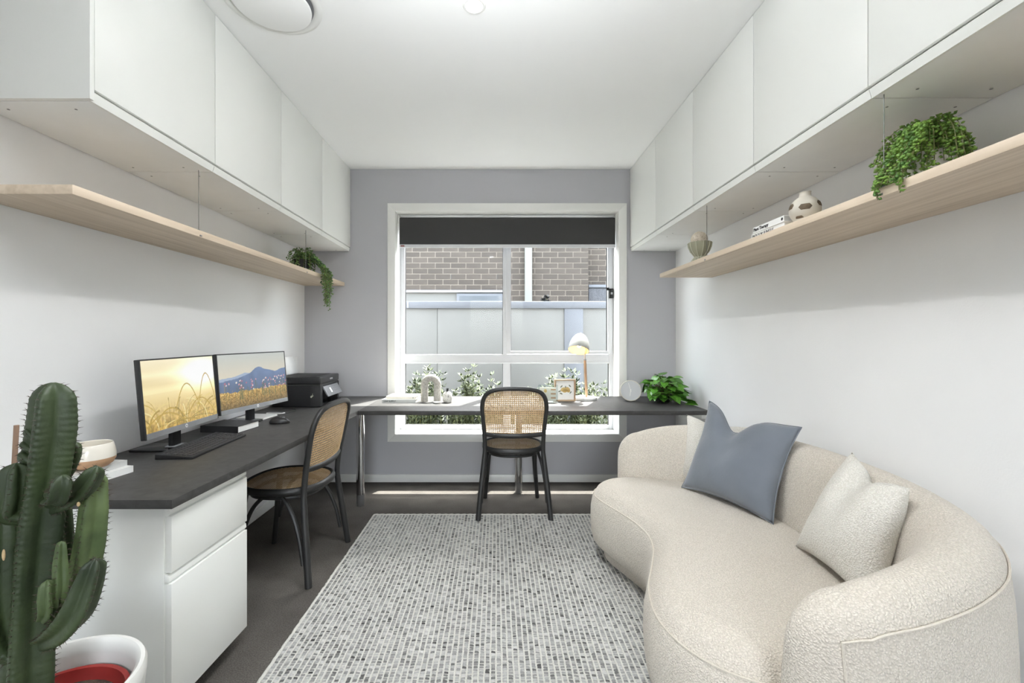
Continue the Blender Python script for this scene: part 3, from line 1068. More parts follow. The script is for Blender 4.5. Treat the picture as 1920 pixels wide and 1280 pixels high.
cushion('cushion', 'large blue-grey velvet cushion with a dented top on the cream sofa',
        (1.005, 2.375, .435), (1.205, 1.905, .435), (1.378, 1.975, .842), (1.195, 2.455, .892), .082, M_VELVET, chop=.21, chop_u=.40, wr=.013, seed=5, piping=M_VELVET)
cushion('cushion', 'ivory boucle cushion half hidden behind the blue-grey velvet cushion',
        (1.05, 2.52, .435), (1.29, 2.12, .435), (1.372, 2.262, .782), (1.118, 2.575, .795), .058, M_BOUCP, chop=.06, wr=.004, seed=9, group='ivory boucle cushions')
cushion('cushion', 'ivory boucle cushion standing alone by the near arm of the sofa',
        (1.165, 1.705, .435), (1.115, 1.29, .435), (1.262, 1.335, .788), (1.345, 1.655, .815), .082, M_BOUCP, chop=.08, chop_u=.5, wr=.006, seed=3, group='ivory boucle cushions')

# ================================================================== CHAIRS
def make_chair(label):
    t = thing('cane_chair', label, 'chair', group='black bentwood cane chairs')
    L = dict(local=True, smooth=True)
    half = [(.247, -.228, 0), (.228, -.205, .20), (.206, -.182, .40), (.201, -.182, .48), (.205, -.194, .58), (.214, -.213, .68), (.219, -.230, .765),
            (.206, -.246, .828), (.168, -.258, .868), (.10, -.266, .886), (0, -.268, .890)]
    hoop = half+[(-x, y, z) for x, y, z in half[-2::-1]]
    hp = catmull(hoop, 6)
    lo = [p for p in hp]
    kr = next(i for i, p in enumerate(lo) if p.z > .44)
    rad = .0148
    # rear legs run on into the back hoop: split at the seat
    obj('back_hoop', MB().tube(lo[kr-1:len(lo)-kr+1], rad, 12, flat=1.0), M_BLACKW, t, **L)
    obj('leg', MB().tube(lo[:kr], [.0150+.0030*math.sin(PI*min(1, .25+.75*i/kr)) for i in range(kr)], 12), M_BLACKW, t, **L)
    obj('leg', MB().tube(lo[len(lo)-kr:], [.0150+.0030*math.sin(PI*min(1, 1-.75*i/kr)) for i in range(kr)], 12), M_BLACKW, t, **L)
    for s in (-1, 1):
        p = catmull([(s*.166, .150, .45), (s*.180, .175, .27), (s*.203, .212, 0)], 8)
        obj('leg', MB().tube(p, [.0180-.003*i/(len(p)-1) for i in range(len(p))], 12), M_BLACKW, t, **L)
    # crossbar
    cb = catmull([(-.199, -.190, .572), (-.1, -.215, .566), (0, -.223, .564), (.1, -.215, .566), (.199, -.190, .572)], 6)
    obj('back_crossbar', MB().tube(cb, .0125, 10, flat=1.35), M_BLACKW, t, **L)
    # seat ring
    def seat_pt(a, k=1.0):
        x, y = math.cos(a), math.sin(a)
        r = 1/(abs(x)**2.5+abs(y)**2.5)**(1/2.5)
        taper = 1-.05*(y if y < 0 else 0)
        return (x*r*.210*k*(1.0+.03*y), y*r*.212*k, 0)
    ringp = [Vector(seat_pt(2*PI*i/64))+Vector((0, 0, .455)) for i in range(64)]
    obj('seat_ring', MB().tube(ringp, .0155, 10, closed=True, flat=1.25), M_BLACKW, t, **L)
    ur = [Vector(seat_pt(2*PI*i/48, .83))+Vector((0, 0, .415)) for i in range(48)]
    obj('under_ring', MB().tube(ur, .0105, 8, closed=True), M_BLACKW, t, **L)
    for s in (-1, 1):
        p = catmull([(s*.226, -.188, .10), (s*.217, -.165, .22), (s*.200, -.120, .34), (s*.178, -.055, .418), (s*.168, 0, .432), (s*.172, .055, .415), (s*.180, .110, .35), (s*.184, .152, .24), (s*.188, .172, .17)], 6)
        obj('side_arch', MB().tube(p, .0105, 8), M_BLACKW, t, **L)
    # cane back, woven strips
    top = [p for p in hp if p.z > .56]
    rightside = [p for p in top if p.x >= 0]
    rightside.sort(key=lambda p: p.z)
    def hw_at(z):
        for a, c in zip(rightside, rightside[1:]):
            if a.z <= z <= c.z:
                f = (z-a.z)/(c.z-a.z+1e-9)
                return a.x+(c.x-a.x)*f
        return 0
    def y_at(x, z):
        for a, c in zip(rightside, rightside[1:]):
            if a.z <= z <= c.z:
                f = (z-a.z)/(c.z-a.z+1e-9)
                yy = a.y+(c.y-a.y)*f
                break
        else:
            yy = rightside[-1].y
        w = max(hw_at(z), .05)
        return yy-.030*max(0, 1-(x/max(w, .2))**2)*max(0, min(1, (.89-z)/.2))
    b = MB()
    pt, wd = .0128, .0034
    def strip(pts, horiz, off):
        for a, c in zip(pts, pts[1:]):
            if horiz:
                vs = [(a[0], a[1]+off, a[2]-wd), (c[0], c[1]+off, c[2]-wd), (c[0], c[1]+off, c[2]+wd), (a[0], a[1]+off, a[2]+wd)]
            else:
                vs = [(a[0]-wd, a[1]+off, a[2]), (a[0]+wd, a[1]+off, a[2]), (c[0]+wd, c[1]+off, c[2]), (c[0]-wd, c[1]+off, c[2])]
            b.add(vs, [(0, 1, 2, 3)])
    z = .572
    while z < .884:
        w = hw_at(z)-.004
        if w > .02:
            xs = np.linspace(-w, w, 13)
            strip([(x, y_at(x, z), z) for x in xs], True, .0006)
        z += pt
    x = -.2176
    while x < .2177:
        zs_ = [zz for zz in np.arange(.566, .888, .012) if hw_at(zz) > abs(x)]
        if len(zs_) > 3:
            strip([(x, y_at(x, zz), zz) for zz in zs_], False, -.0006)
        x += pt
    obj('cane_back', b, M_CANE, t, local=True)
    b = MB()
    def inside(x, y):
        return (abs(x/(1+.03*y/.21))/.206)**2.5+(abs(y)/.208)**2.5 < 1
    g = .0115
    wd2 = .0036
    zz = .466
    for k in range(-18, 19):
        c = k*g
        xs = [x for x in np.linspace(-.206, .206, 61) if inside(x, c)]
        if len(xs) > 3:
            b.add([(xs[0], c-wd2, zz), (xs[-1], c-wd2, zz), (xs[-1], c+wd2, zz), (xs[0], c+wd2, zz)], [(0, 1, 2, 3)])
        ys = [y for y in np.linspace(-.208, .208, 61) if inside(c, y)]
        if len(ys) > 3:
            b.add([(c-wd2, ys[0], zz+.0012), (c+wd2, ys[0], zz+.0012), (c+wd2, ys[-1], zz+.0012), (c-wd2, ys[-1], zz+.0012)], [(0, 1, 2, 3)])
    obj('cane_seat', b, M_CANE, t, local=True)
    return t
def copy_tree(o, parent=None):
    c = o.copy()
    COL.objects.link(c)
    c.parent = parent
    for ch in list(o.children):
        copy_tree(ch, c)
    return c
chair = make_chair('black bentwood chair with woven cane back, standing at the desk below the window')
ch2 = copy_tree(chair)
ch2['label'] = 'black bentwood chair with woven cane seat, turned to the monitors at the left desk'
chair.location = (.118, 3.192, .0055)
chair.rotation_euler = (math.radians(-1.45), 0, math.radians(1.0))
ch2.location = (-1.150, 2.440, 0)
ch2.rotation_euler = (0, 0, math.radians(86.7))

# ================================================================== DESK THINGS, LEFT DESK
def grid_screen(name, parent, img, w, h, place):
    """screen picture: a fine grid whose points carry the picture's colours; img[row from bottom][col]"""
    ny, nx = img.shape[:2]
    me = bpy.data.meshes.new(name)
    vs = [tuple(place @ Vector((w*i/(nx-1), h*j/(ny-1), 0))) for j in range(ny) for i in range(nx)]
    fs = [(j*nx+i, j*nx+i+1, (j+1)*nx+i+1, (j+1)*nx+i) for j in range(ny-1) for i in range(nx-1)]
    me.from_pydata(vs, [], fs)
    lin = np.where(img <= .04045, img/12.92, ((img+.055)/1.055)**2.4)
    colr = np.ones((ny*nx, 4), dtype=np.float32)
    colr[:, :3] = lin.reshape(-1, 3)
    ca = me.color_attributes.new('tint', 'FLOAT_COLOR', 'POINT')
    ca.data.foreach_set('color', colr.ravel())
    me.materials.append(M_SCREEN)
    o = bpy.data.objects.new(name, me)
    COL.objects.link(o)
    o.parent = parent
    return o

NX, NY = 240, 136
def stroke(img, pts, wid, col, alpha=1.0):
    for a, c in zip(pts, pts[1:]):
        L = max(abs(c[0]-a[0])*NX, abs(c[1]-a[1])*NY, 1)
        for k in range(int(L)+1):
            f = k/L
            x, y = (a[0]+(c[0]-a[0])*f)*NX, (a[1]+(c[1]-a[1])*f)*NY
            r = wid
            x0, x1, y0, y1 = int(x-r), int(x+r)+1, int(y-r), int(y+r)+1
            for yy in range(max(0, y0), min(NY, y1+1)):
                for xx in range(max(0, x0), min(NX, x1+1)):
                    if (xx-x)**2+(yy-y)**2 <= r*r:
                        img[yy, xx] = img[yy, xx]*(1-alpha)+np.array(col)/255*alpha
def smooth_noise(nx, ny, gx_, gy_):
    g = RNG.random((gy_+2, gx_+2))
    y = np.linspace(0, gy_, ny)[:, None]; x = np.linspace(0, gx_, nx)[None]
    yi, xi = y.astype(int), x.astype(int)
    fy, fx = y-yi, x-xi
    return (g[yi, xi]*(1-fx)+g[yi, xi+1]*fx)*(1-fy)+(g[yi+1, xi]*(1-fx)+g[yi+1, xi+1]*fx)*fy
def picture_grass():
    yy, xx = np.mgrid[0:NY, 0:NX]
    v, u = yy/(NY-1), xx/(NX-1)
    top, mid, low = np.array([252, 240, 205])/255, np.array([246, 226, 168])/255, np.array([196, 160, 84])/255
    f = np.clip(v/.5, 0, 1)[..., None]
    img = low*(1-f)+mid*f
    f2 = np.clip((v-.5)/.5, 0, 1)[..., None]
    img = img*(1-f2)+top*f2
    band = smooth_noise(NX, NY, 2, 14)[..., None]
    img = img+(band-.5)*.12*(v[..., None] > .52)
    g = np.exp(-(((u-.80)/.30)**2+((v-.74)/.22)**2))[..., None]
    img = img+g*.5
    tex = smooth_noise(NX, NY, 60, 34)[..., None]
    img = img*(1+(tex-.5)*.55*np.clip(1-v/.42, 0, 1)[..., None])
    for k in range(46):
        x0 = random.uniform(-.05, 1.05); ht = random.uniform(.12, .62)*random.uniform(.5, 1); lean = random.uniform(-.35, .35)
        pts = []
        for s in range(15):
            q = s/14
            pts.append((x0+lean*q*q, ht*(q*1.25-.35*q*q*q)))
        c = random.choice([(206, 180, 96), (176, 150, 72), (236, 214, 140), (150, 132, 66), (248, 232, 170)])
        stroke(img, pts, random.uniform(.6, 1.7), c, .75)
    for (x0, x1, ht) in ((.12, .52, .28), (.38, .74, .60), (.02, .5, .22), (.72, 1.0, .72), (.55, .95, .34)):
        pts = [(x0+(x1-x0)*s/20, ht*math.sin(PI*(.12+.80*s/20))) for s in range(21)]
        stroke(img, pts, 1.3, (190, 160, 74), .85)
    return np.clip(img, 0, 1)
def picture_field():
    yy, xx = np.mgrid[0:NY, 0:NX]
    v, u = yy/(NY-1), xx/(NX-1)
    a, c = np.array([226, 214, 190])/255, np.array([196, 201, 196])/255
    f = np.clip((v-.45)/.55, 0, 1)[..., None]
    img = a*(1-f)+c*f
    def ridge(pts):
        xs, hs = zip(*pts)
        return np.interp(u[0], xs, hs)[None]
    far = ridge([(0, .56), (.2, .58), (.35, .64), (.5, .60), (1, .62)])
    img = np.where((v < far)[..., None], np.array([160, 176, 200])/255, img)
    near = ridge([(0, .50), (.15, .52), (.30, .555), (.42, .62), (.52, .715), (.58, .725), (.66, .66), (.74, .64), (.82, .60), (.90, .64), (1, .66)])
    near = near+smooth_noise(NX, 1, 50, 1)*.012
    sh = smooth_noise(NX, NY, 18, 10)[..., None]
    blue = np.array([104, 124, 158])/255*(.92+.16*sh)
    hz = np.clip((v-.2)/.5, 0, 1)[..., None]
    img = np.where((v < near)[..., None], blue*(.85+.25*hz), img)
    fl = .27+.05*smooth_noise(NX, 1, 40, 1)
    tx = RNG.random((NY, NX))
    tx2 = smooth_noise(NX, NY, 110, 60)
    gold = np.stack([.56+.36*(tx2-.3)+.24*(tx-.5), .45+.32*(tx2-.3)+.22*(tx-.5), .24+.26*(tx2-.3)+.16*(tx-.5)], -1)
    gold = gold*(.7+.6*np.clip(v/.3, 0, 1)[..., None])
    img = np.where((v < fl)[..., None], gold, img)
    for k in range(120):
        x0 = random.random(); y0 = random.uniform(.05, .28); h = random.uniform(.05, .2)
        stroke(img, [(x0, y0), (x0+random.uniform(-.02, .02), y0+h)], .55, random.choice([(120, 108, 60), (96, 110, 70), (190, 150, 80)]), .8)
    for k in range(70):
        x0 = random.choice([.1, .24, .28, .36, .45, .47, .62, .68, .71, .8, .86, .92, .97])+random.uniform(-.03, .03)
        y0 = random.uniform(.28, .50)
        stroke(img, [(x0, .15), (x0, y0)], .5, (92, 104, 70), .8)
        c = random.choice([(206, 150, 164), (176, 110, 132), (222, 196, 200), (230, 222, 210)])
        stroke(img, [(x0, y0), (x0+.004, y0+.004)], random.uniform(1.2, 2.4), c, .95)
    return np.clip(img, 0, 1)

def monitor(label, loc, rotz, w, img):
    """faces local +x, its width runs along local y"""
    t = thing('computer_monitor', label, 'monitor', loc, rotz, group='computer monitors on the left desk')
    h, z0, tilt = .326, .092, math.radians(5)
    chin = .024
    # panel frame: origin bottom centre, x' along width, y' up, z' out of the screen
    P = frame_matrix((0.0, 0, z0), (0, 1, 0), (-math.sin(tilt), 0, math.cos(tilt)))
    def part(name, mb, m, par=t, **k):
        return obj(name, mb.xform(P), m, par, local=True, **k)
    hs = part('housing', MB().box(-w/2, w/2, 0, h, -.020, -.0015), M_BLK, bevel=.003)
    part('rear_bulge', MB().box(-w*.28, w*.28, .05, h-.06, -.045, -.0202), M_BLKM, hs, bevel=.008)
    bz = MB()
    q = .006
    bz.box(-w/2, -w/2+q, 0, h, -.0015, .002)
    bz.box(w/2-q, w/2, 0, h, -.0015, .002)
    bz.box(-w/2+q, w/2-q, h-q, h, -.0015, .002)
    part('bezel', bz, M_BLK)
    ch = part('chin', MB().box(-w/2+q, w/2-q, 0, chin, -.0015, .0022), M_SILVER)
    em = part('emblem', MB().lathe([(.0001, .0), (.0085, .0), (.0085, .0007)], 20, (0, chin/2, .0022), False, True), M_WHITEP, ch)
    lettering('emblem_lettering', 'hp', .010, M_GREYP, ch, P @ Matrix.Translation((0, chin/2-.003, .0030)), 'CENTER')
    pl = P @ Matrix.Translation((-w/2+q, chin, .0006))
    sc_ = grid_screen('screen', t, img, w-2*q, h-q-chin, pl)
    nk = MB().box(-.062, -.040, -.028, .028, .010, z0+.16)
    obj('neck', nk, M_BLKM, t, local=True, bevel=.004)
    obj('stand_base', MB().box(-.203, -.018, -.068, .068, 0, .011), M_BLKG, t, local=True, bevel=.004)
    obj('stand_foot_trim', MB().box(-.075, -.030, -.032, .032, .0112, .018), M_SILVER, t, local=True, bevel=.003)
    return t
monitor('black monitor nearest the camera, its screen showing sunlit golden grass', (-1.417, 1.998, ZD), math.radians(3.0), .498, picture_grass())
monitor('black monitor beside the printer, its screen showing blue mountains and wildflowers', (-1.409, 2.582, ZD), math.radians(-9), .568, picture_field())

# keyboard
kb = thing('keyboard', 'slim black computer keyboard in front of the nearer monitor', 'keyboard', (-1.352, 2.03, ZD), math.radians(3.5))
kw, kl = .150, .435
b = MB()
poly = [(-kw/2, 0), (kw/2, 0), (kw/2, .008), (kw/2-.004, .010), (-kw/2, .022)]
obj('case', b.prism_y(poly, -kl/2, kl/2), M_BLK, kb, local=True, bevel=.002)
b = MB()
def keytop(x):
    return .010+(.022-.010)*((kw/2-.004)-x)/(kw-.004)
def key(x0, x1, y0, y1):
    h0, h1 = keytop(x1), keytop(x0)
    b.add([(x0, y0, h1-.001), (x1, y0, h0-.001), (x1, y1, h0-.001), (x0, y1, h1-.001),
           (x0+.002, y0+.0015, h1+.0035), (x1-.002, y0+.0015, h0+.0035), (x1-.002, y1-.0015, h0+.0035), (x0+.002, y1-.0015, h1+.0035)],
          [(4, 5, 6, 7), (0, 1, 5, 4), (1, 2, 6, 5), (2, 3, 7, 6), (3, 0, 4, 7)])
for r in range(6):
    x1 = kw/2-.010-r*.0212
    x0 = x1-.0188
    if r == 5:
        x0 = x1-.014
    y = -kl/2+.010
    k = 0
    while y < kl/2-.02:
        wk = .0172
        if r == 0 and k == 3:
            wk = .098
        if k == 0 and r in (1, 2, 3):
            wk = .026
        if abs(y-(.075)) < .009 or abs(y-.142) < .009:
            y += .009
        if y+wk > kl/2-.008:
            break
        key(x0, x1, y, y+wk)
        y += wk+.0016
        k += 1
obj('keys', b, M_KEY, kb, local=True, kind='stuff')

# mouse
ms = thing('computer_mouse', 'black rounded computer mouse on the left desk near the printer', 'mouse', (-1.277, 2.575, ZD), math.radians(12))
b = MB()
prof = [(.0005, .0395), (.4, .0375), (.72, .031), (.92, .020), (1.0, .010), (.97, .002), (.9, 0)]
vs, fs = [], []
nk_ = 28
for r, z in prof:
    for k in range(nk_):
        a = 2*PI*k/nk_
        vs.append((.058*r*math.cos(a), .033*r*math.sin(a)*(1-.08*math.cos(a)), z*(1+.12*math.cos(a)*(-1))*.96))
for i in range(len(prof)-1):
    for k in range(nk_):
        k2 = (k+1) % nk_
        fs.append((i*nk_+k, (i+1)*nk_+k, (i+1)*nk_+k2, i*nk_+k2))
b.add(vs, fs)
obj('shell', b, M_BLK, ms, local=True, smooth=True, angle=80)
obj('scroll_wheel', MB().tube([(.022, -.004, .034), (.022, .004, .034)], .006, 12), M_GREYP, ms, local=True, smooth=True)

# books
def book(label, loc, w, d, h, rotz, cover, spine='-y', group=None, name='book', pages=None):
    """w along local x, d along local y; spine on the named side"""
    t = thing(name, label, 'book', loc, rotz, group)
    cb = MB()
    c = .0025
    cb.box(-w/2, w/2, -d/2, d/2, 0, c)
    cb.box(-w/2, w/2, -d/2, d/2, h-c, h)
    e = .003
    px0, px1, py0, py1 = -w/2+e, w/2-e, -d/2+e, d/2-e
    if spine == '-y':
        cb.box(-w/2, w/2, -d/2, -d/2+c, c, h-c); py0 = -d/2+c
    elif spine == '-x':
        cb.box(-w/2, -w/2+c, -d/2, d/2, c, h-c); px0 = -w/2+c
    elif spine == '+x':
        cb.box(w/2-c, w/2, -d/2, d/2, c, h-c); px1 = w/2-c
    elif spine == 'left':
        cb.box(-w/2, -w/2+c, -d/2, d/2, c, h-c)
    obj('cover', cb, cover, t, local=True)
    obj('pages', MB().box(px0, px1, py0, py1, c, h-c), pages or M_PAGES, t, local=True)
    return t
ZB = ZD
book('large white book on the near end of the left desk, beneath another', (-1.50, 1.520, ZB), .225, .29, .024, math.radians(-8), M_BOOKW, '+x', 'white books under the clay bowl')
book('white book directly under the two-tone clay bowl', (-1.515, 1.525, ZB+.0243), .215, .275, .020, math.radians(-6), M_BOOKG, '+x', 'white books under the clay bowl', pages=M_PAPER)
bw = thing('bowl', 'two-tone bowl, cream glaze above raw clay, on the white books', 'bowl', (-1.440, 1.555, ZB+.0446))
oo = bw.location
obj('clay_body', MB().lathe([(.030, 0), (.046, .003), (.060, .014), (.067, .028), (.068, .036)], 40, oo, True, False), M_CLAY, bw, smooth=True)
obj('glazed_upper', MB().lathe([(.0682, .036), (.0675, .050), (.064, .068), (.060, .084), (.058, .086), (.056, .084), (.060, .060), (.062, .036), (.050, .012), (.0005, .008)], 40, oo, False, False), M_CERAM, bw, smooth=True)

bk = book('thick black hardcover book lying in front of the second monitor', (-1.462, 2.405, ZD), .215, .175, .036, math.radians(-6), M_BOOKK, '-y', pages=M_PAPER)
nb = book('thin white notebook on the desk beside the second monitor', (-1.515, 2.770, ZD), .175, .155, .009, math.radians(-4), M_BOOKW, 'left', name='notebook')
pn = thing('stylus_case', 'small flat white and grey gadget lying before the printer', 'gadget', (-1.462, 2.895, ZD), math.radians(-6))
obj('body', MB().box(-.058, .058, -.016, .016, 0, .009), M_PAPER, pn, local=True, bevel=.003)
obj('top_strip', MB().box(-.054, .054, -.012, .012, .0091, .0105), M_GREYP, pn, local=True)
cbp = catmull([(-1.60, 2.74, ZD+.0025), (-1.50, 2.88-.03, ZD+.0025), (-1.43, 2.90-.06, ZD+.0025), (-1.38, 2.95, ZD+.0025), (-1.40, 3.05, ZD+.0025), (-1.52, 3.11, ZD+.0025)], 8)
tag(obj('power_cable', MB().tube(cbp, .0022, 6), M_BLK, smooth=True), 'thin black cable curling over the desk before the printer', 'cable')

# printer
pr = thing('printer', 'black multifunction inkjet printer in the corner of the left desk', 'printer', (-1.446, 3.345, ZD))
px0, px1, py0, py1 = -1.622, -1.272, 3.16, 3.53
z = ZD
b = MB()
b.box(px0, px1-.075, py0, py1, z+.004, z+.158)
b.box(px1-.075, px1, py0, py0+.045, z+.004, z+.158)
b.box(px1-.075, px1, py1-.035, py1, z+.004, z+.158)
b.box(px1-.075, px1, py0+.045, py1-.035, z+.135, z+.158)
b.box(px1-.075, px1-.004, py0+.045, py1-.035, z+.004, z+.022)
obj('body', b, M_BLKM, pr, bevel=.002)
lid = obj('scanner_lid', MB().box(px0, px1, py0, py1, z+.165, z+.218), M_BLK, pr, bevel=.008, bseg=3)
obj('lid_recess', MB().box(px0+.03, px1-.05, py0+.03, py1-.03, z+.2181, z+.2188), M_BLKM, lid, bevel=.0003)
lettering('lid_lettering', 'EPSON', .017, M_WHITEP, lid, Matrix.Translation(-pr.location) @ frame_matrix((px1+.0006, (py0+py1)/2+.02, z+.186), (0, 1, 0), (0, 0, 1)), 'CENTER')
obj('lid_gap', MB().box(px0+.01, px1-.006, py0+.006, py1-.006, z+.157, z+.166), M_GAP, pr)
cpn = MB()
Pc = frame_matrix((px1-.010, py0+.048, z+.142), (0, 1, 0), (-.50, 0, .86))
wid = py1-.036-py0-.048
cpn.box(0, wid, -.085, 0, 0, .010)
cp = obj('control_panel', cpn.xform(Pc), M_GREYP, pr, bevel=.002)
b = MB()
b.box(wid*.30, wid*.40, -.062, -.022, .0102, .0108)
obj('display', b.xform(Pc), M_WHITEP, cp)
b = MB()
for i in range(4):
    for j in range(3):
        b.box(wid*(.50+.10*i), wid*(.54+.10*i), -.030-.018*j, -.022-.018*j, .0102, .0108)
obj('buttons', b.xform(Pc), M_SILVER, cp)
obj('output_tray', MB().box(px1-.07, px1+.035, py0+.06, py1-.05, z+.0235, z+.029), M_BLKG, pr, bevel=.001)
obj('card_slot', MB().box(px1, px1+.006, py1-.030, py1-.012, z+.055, z+.10), M_SILVER, pr, bevel=.001)
eo = (-1.329, py0-.0006, .8215)
e = MB()
e.add([(eo[0]+.0165*math.cos(2*PI*k/20), eo[1], eo[2]+.0105*math.sin(2*PI*k/20)-.004) for k in range(20)], [tuple(range(20))])
e.box(eo[0]-.0012, eo[0]+.0012, eo[1]-.0004, eo[1]+.0004, eo[2]+.006, eo[2]+.020)
obj('side_emblem', e, M_SAGEL, pr)
for k, (dy, dz, lean, lab) in enumerate(((.0, .0, .05, 'front sheet of white paper standing in the printer feed'), (.045, -.008, .035, 'rear sheet of white paper curling in the printer feed'))):
    b = MB()
    vs, fs = [], []
    nn_ = 10
    for j in range(nn_+1):
        f = j/nn_
        xx = -1.585-.008*k-lean*f*f*.55
        for yy in (3.245+dy-.0*f, 3.46+dy+.035*f*f*(1 if k else .2)):
            vs.append((xx, yy, .962+dz+.135*f))
    for j in range(nn_):
        fs.append((2*j, 2*j+1, 2*j+3, 2*j+2))
    b.add(vs, fs)
    p = obj('paper_sheet', b, M_PAPER, smooth=True)
    p.modifiers.new('thick', 'SOLIDIFY').thickness = .0012
    tag(p, lab, 'paper', 'printer paper')

# ================================================================== WINDOW DESK THINGS
k1 = book('grey-spined book lettered LEAF SUPPLY at the bottom of the stack on the window desk', (-.752, 3.475, ZD), .262, .195, .026, math.radians(-1.5), M_BOOKG, '-y', 'books on the window desk')
lettering('spine_lettering', 'LEAF SUPPLY', .0165, M_INK, k1, frame_matrix((-.118, -.0985, .0075), (1, 0, 0), (0, 0, 1)), 'LEFT', bold=.0004)
k2 = book('thin cream book on top of the stack on the window desk', (-.737, 3.482, ZD+.0263), .235, .175, .021, math.radians(-3), M_BOOKC, '-y', 'books on the window desk')
b = MB()
b.add([(.095+.0045*math.cos(2*PI*k/12), -.0882, .0105+.0045*math.sin(2*PI*k/12)) for k in range(12)], [tuple(range(12))])
obj('publisher_mark', b, M_INKL, k2, local=True)

# stone arch
ax, ay = px(808.5, 752, Z=ZD).x, 3.455
pts = []
rad_, leg = .0505, .136
for k in range(6):
    pts.append((ax-rad_, ay, ZD+leg*k/5))
for k in range(1, 16):
    a = PI-PI*k/16
    pts.append((ax+rad_*math.cos(a), ay, ZD+leg+rad_*math.sin(a)))
for k in range(6):
    pts.append((ax+rad_, ay, ZD+leg*(1-k/5)))
ar = tag(obj('arch_ornament', MB().tube(pts, .0285, 16, up=Vector((0, 1, 0))), M_STONE, smooth=True), 'rough pale stone arch ornament standing on the window desk', 'ornament')
dp = px(821.5, 754, Z=ZD)
tag(obj('trinket_dish', MB().lathe([(.018, 0), (.026, .006), (.028, .013), (.026, .0135), (.022, .009), (.0005, .008)], 28, (dp.x, 3.348, ZD)), M_POTWS, smooth=True),
    'tiny white dish in front of the stone arch', 'dish')
vp = px(840, 753, Z=ZD)
t = thing('bud_vase', 'small black-speckled white bud vase beside the stone arch', 'vase', (vp.x, 3.40, ZD))
obj('body', MB().lathe([(.022, 0), (.030, .004), (.036, .022), (.037, .045), (.034, .066), (.024, .080), (.012, .086)], 32, t.location, True, False), M_SPECK, t, smooth=True)
obj('neck', MB().lathe([(.0125, .084), (.0095, .090), (.0085, .104), (.011, .110), (.009, .110), (.006, .100), (.0005, .095)], 20, t.location, False, False), M_INK, t, smooth=True)

# wooden picture frame
f0 = px(1059, 752, Z=ZD)
t = thing('picture_frame', 'pale oak box frame with a yellow flower print on the window desk', 'picture frame', (f0.x+.002, 3.475, ZD), math.radians(4))
fw, fh, fb, fd = .168, .174, .011, .030
obj('frame_rail', MB().box(-fw/2, fw/2, -fd/2, fd/2, 0, fb), M_OAKX, t, local=True, bevel=.001)
obj('frame_rail', MB().box(-fw/2, fw/2, -fd/2, fd/2, fh-fb, fh), M_OAKX, t, local=True, bevel=.001)
obj('frame_stile', MB().box(-fw/2, -fw/2+fb, -fd/2, fd/2, fb, fh-fb), M_OAKZ, t, local=True, bevel=.001)
obj('frame_stile', MB().box(fw/2-fb, fw/2, -fd/2, fd/2, fb, fh-fb), M_OAKZ, t, local=True, bevel=.001)
pb = obj('mount_board', MB().box(-fw/2+fb, fw/2-fb, .0, .004, fb, fh-fb), M_PAPER, t, local=True)
M_YEL = mat('print_yellow', S(226, 200, 138), rough=.7, col2=S(206, 172, 104), scale=90)
M_LFG = mat('print_greygreen', S(128, 134, 118), rough=.7, var=.1, scale=90)
def blot(b, x, z, rx, rz, rot, y=-.0008):
    ca_, sa_ = math.cos(rot), math.sin(rot)
    b.add([(x+rx*math.cos(2*PI*k/14)*ca_-rz*math.sin(2*PI*k/14)*sa_, y, z+rx*math.cos(2*PI*k/14)*sa_+rz*math.sin(2*PI*k/14)*ca_) for k in range(14)], [tuple(range(14))])
b = MB()
for (x, z_, r1, r2, ro) in ((-.012, .092, .024, .016, .3), (.02, .094, .022, .017, -.4), (.0, .080, .020, .013, .1), (.030, .080, .014, .012, .5)):
    blot(b, x, z_, r1, r2, ro)
obj('flower_print', b, M_YEL, pb, local=True)
b = MB()
for (x, z_, r1, r2, ro) in ((-.028, .116, .012, .005, .8), (.040, .120, .012, .005, -.8), (-.042, .078, .012, .005, .3), (-.030, .060, .013, .005, -.4), (.046, .068, .011, .005, .9), (.005, .112, .010, .004, 1.5)):
    blot(b, x, z_, r1, r2, ro, -.0012)
obj('leaf_print', b, M_LFG, pb, local=True)

# acrylic block
a0 = px(1028, 755, Z=ZD)
t = thing('acrylic_stand', 'clear acrylic photo stand with brown bars, half behind the chair back', 'photo stand', (a0.x, 3.395, ZD), math.radians(-3))
obj('clear_plate', MB().box(-.076, .076, -.003, .003, .004, .138), M_ACRYL, t, local=True)
obj('clear_plate', MB().box(-.076, .076, .020, .026, .004, .138), M_ACRYL, t, local=True)
obj('foot', MB().box(-.076, .076, -.010, .032, 0, .0038), M_PAPER, t, local=True)
cd = obj('inserted_card', MB().box(-.066, .064, .008, .011, .012, .118), M_BOOKC, t, local=True)
b = MB()
for k in range(3):
    b.box(.022, .060, .0068, .0078, .030+.032*k, .041+.032*k)
obj('brown_bars', b, M_CLAY, cd, local=True)
b = MB()
blot(b, -.02, .09, .012, .014, .2, .0070)
obj('printed_motif', b, M_YEL, cd, local=True)

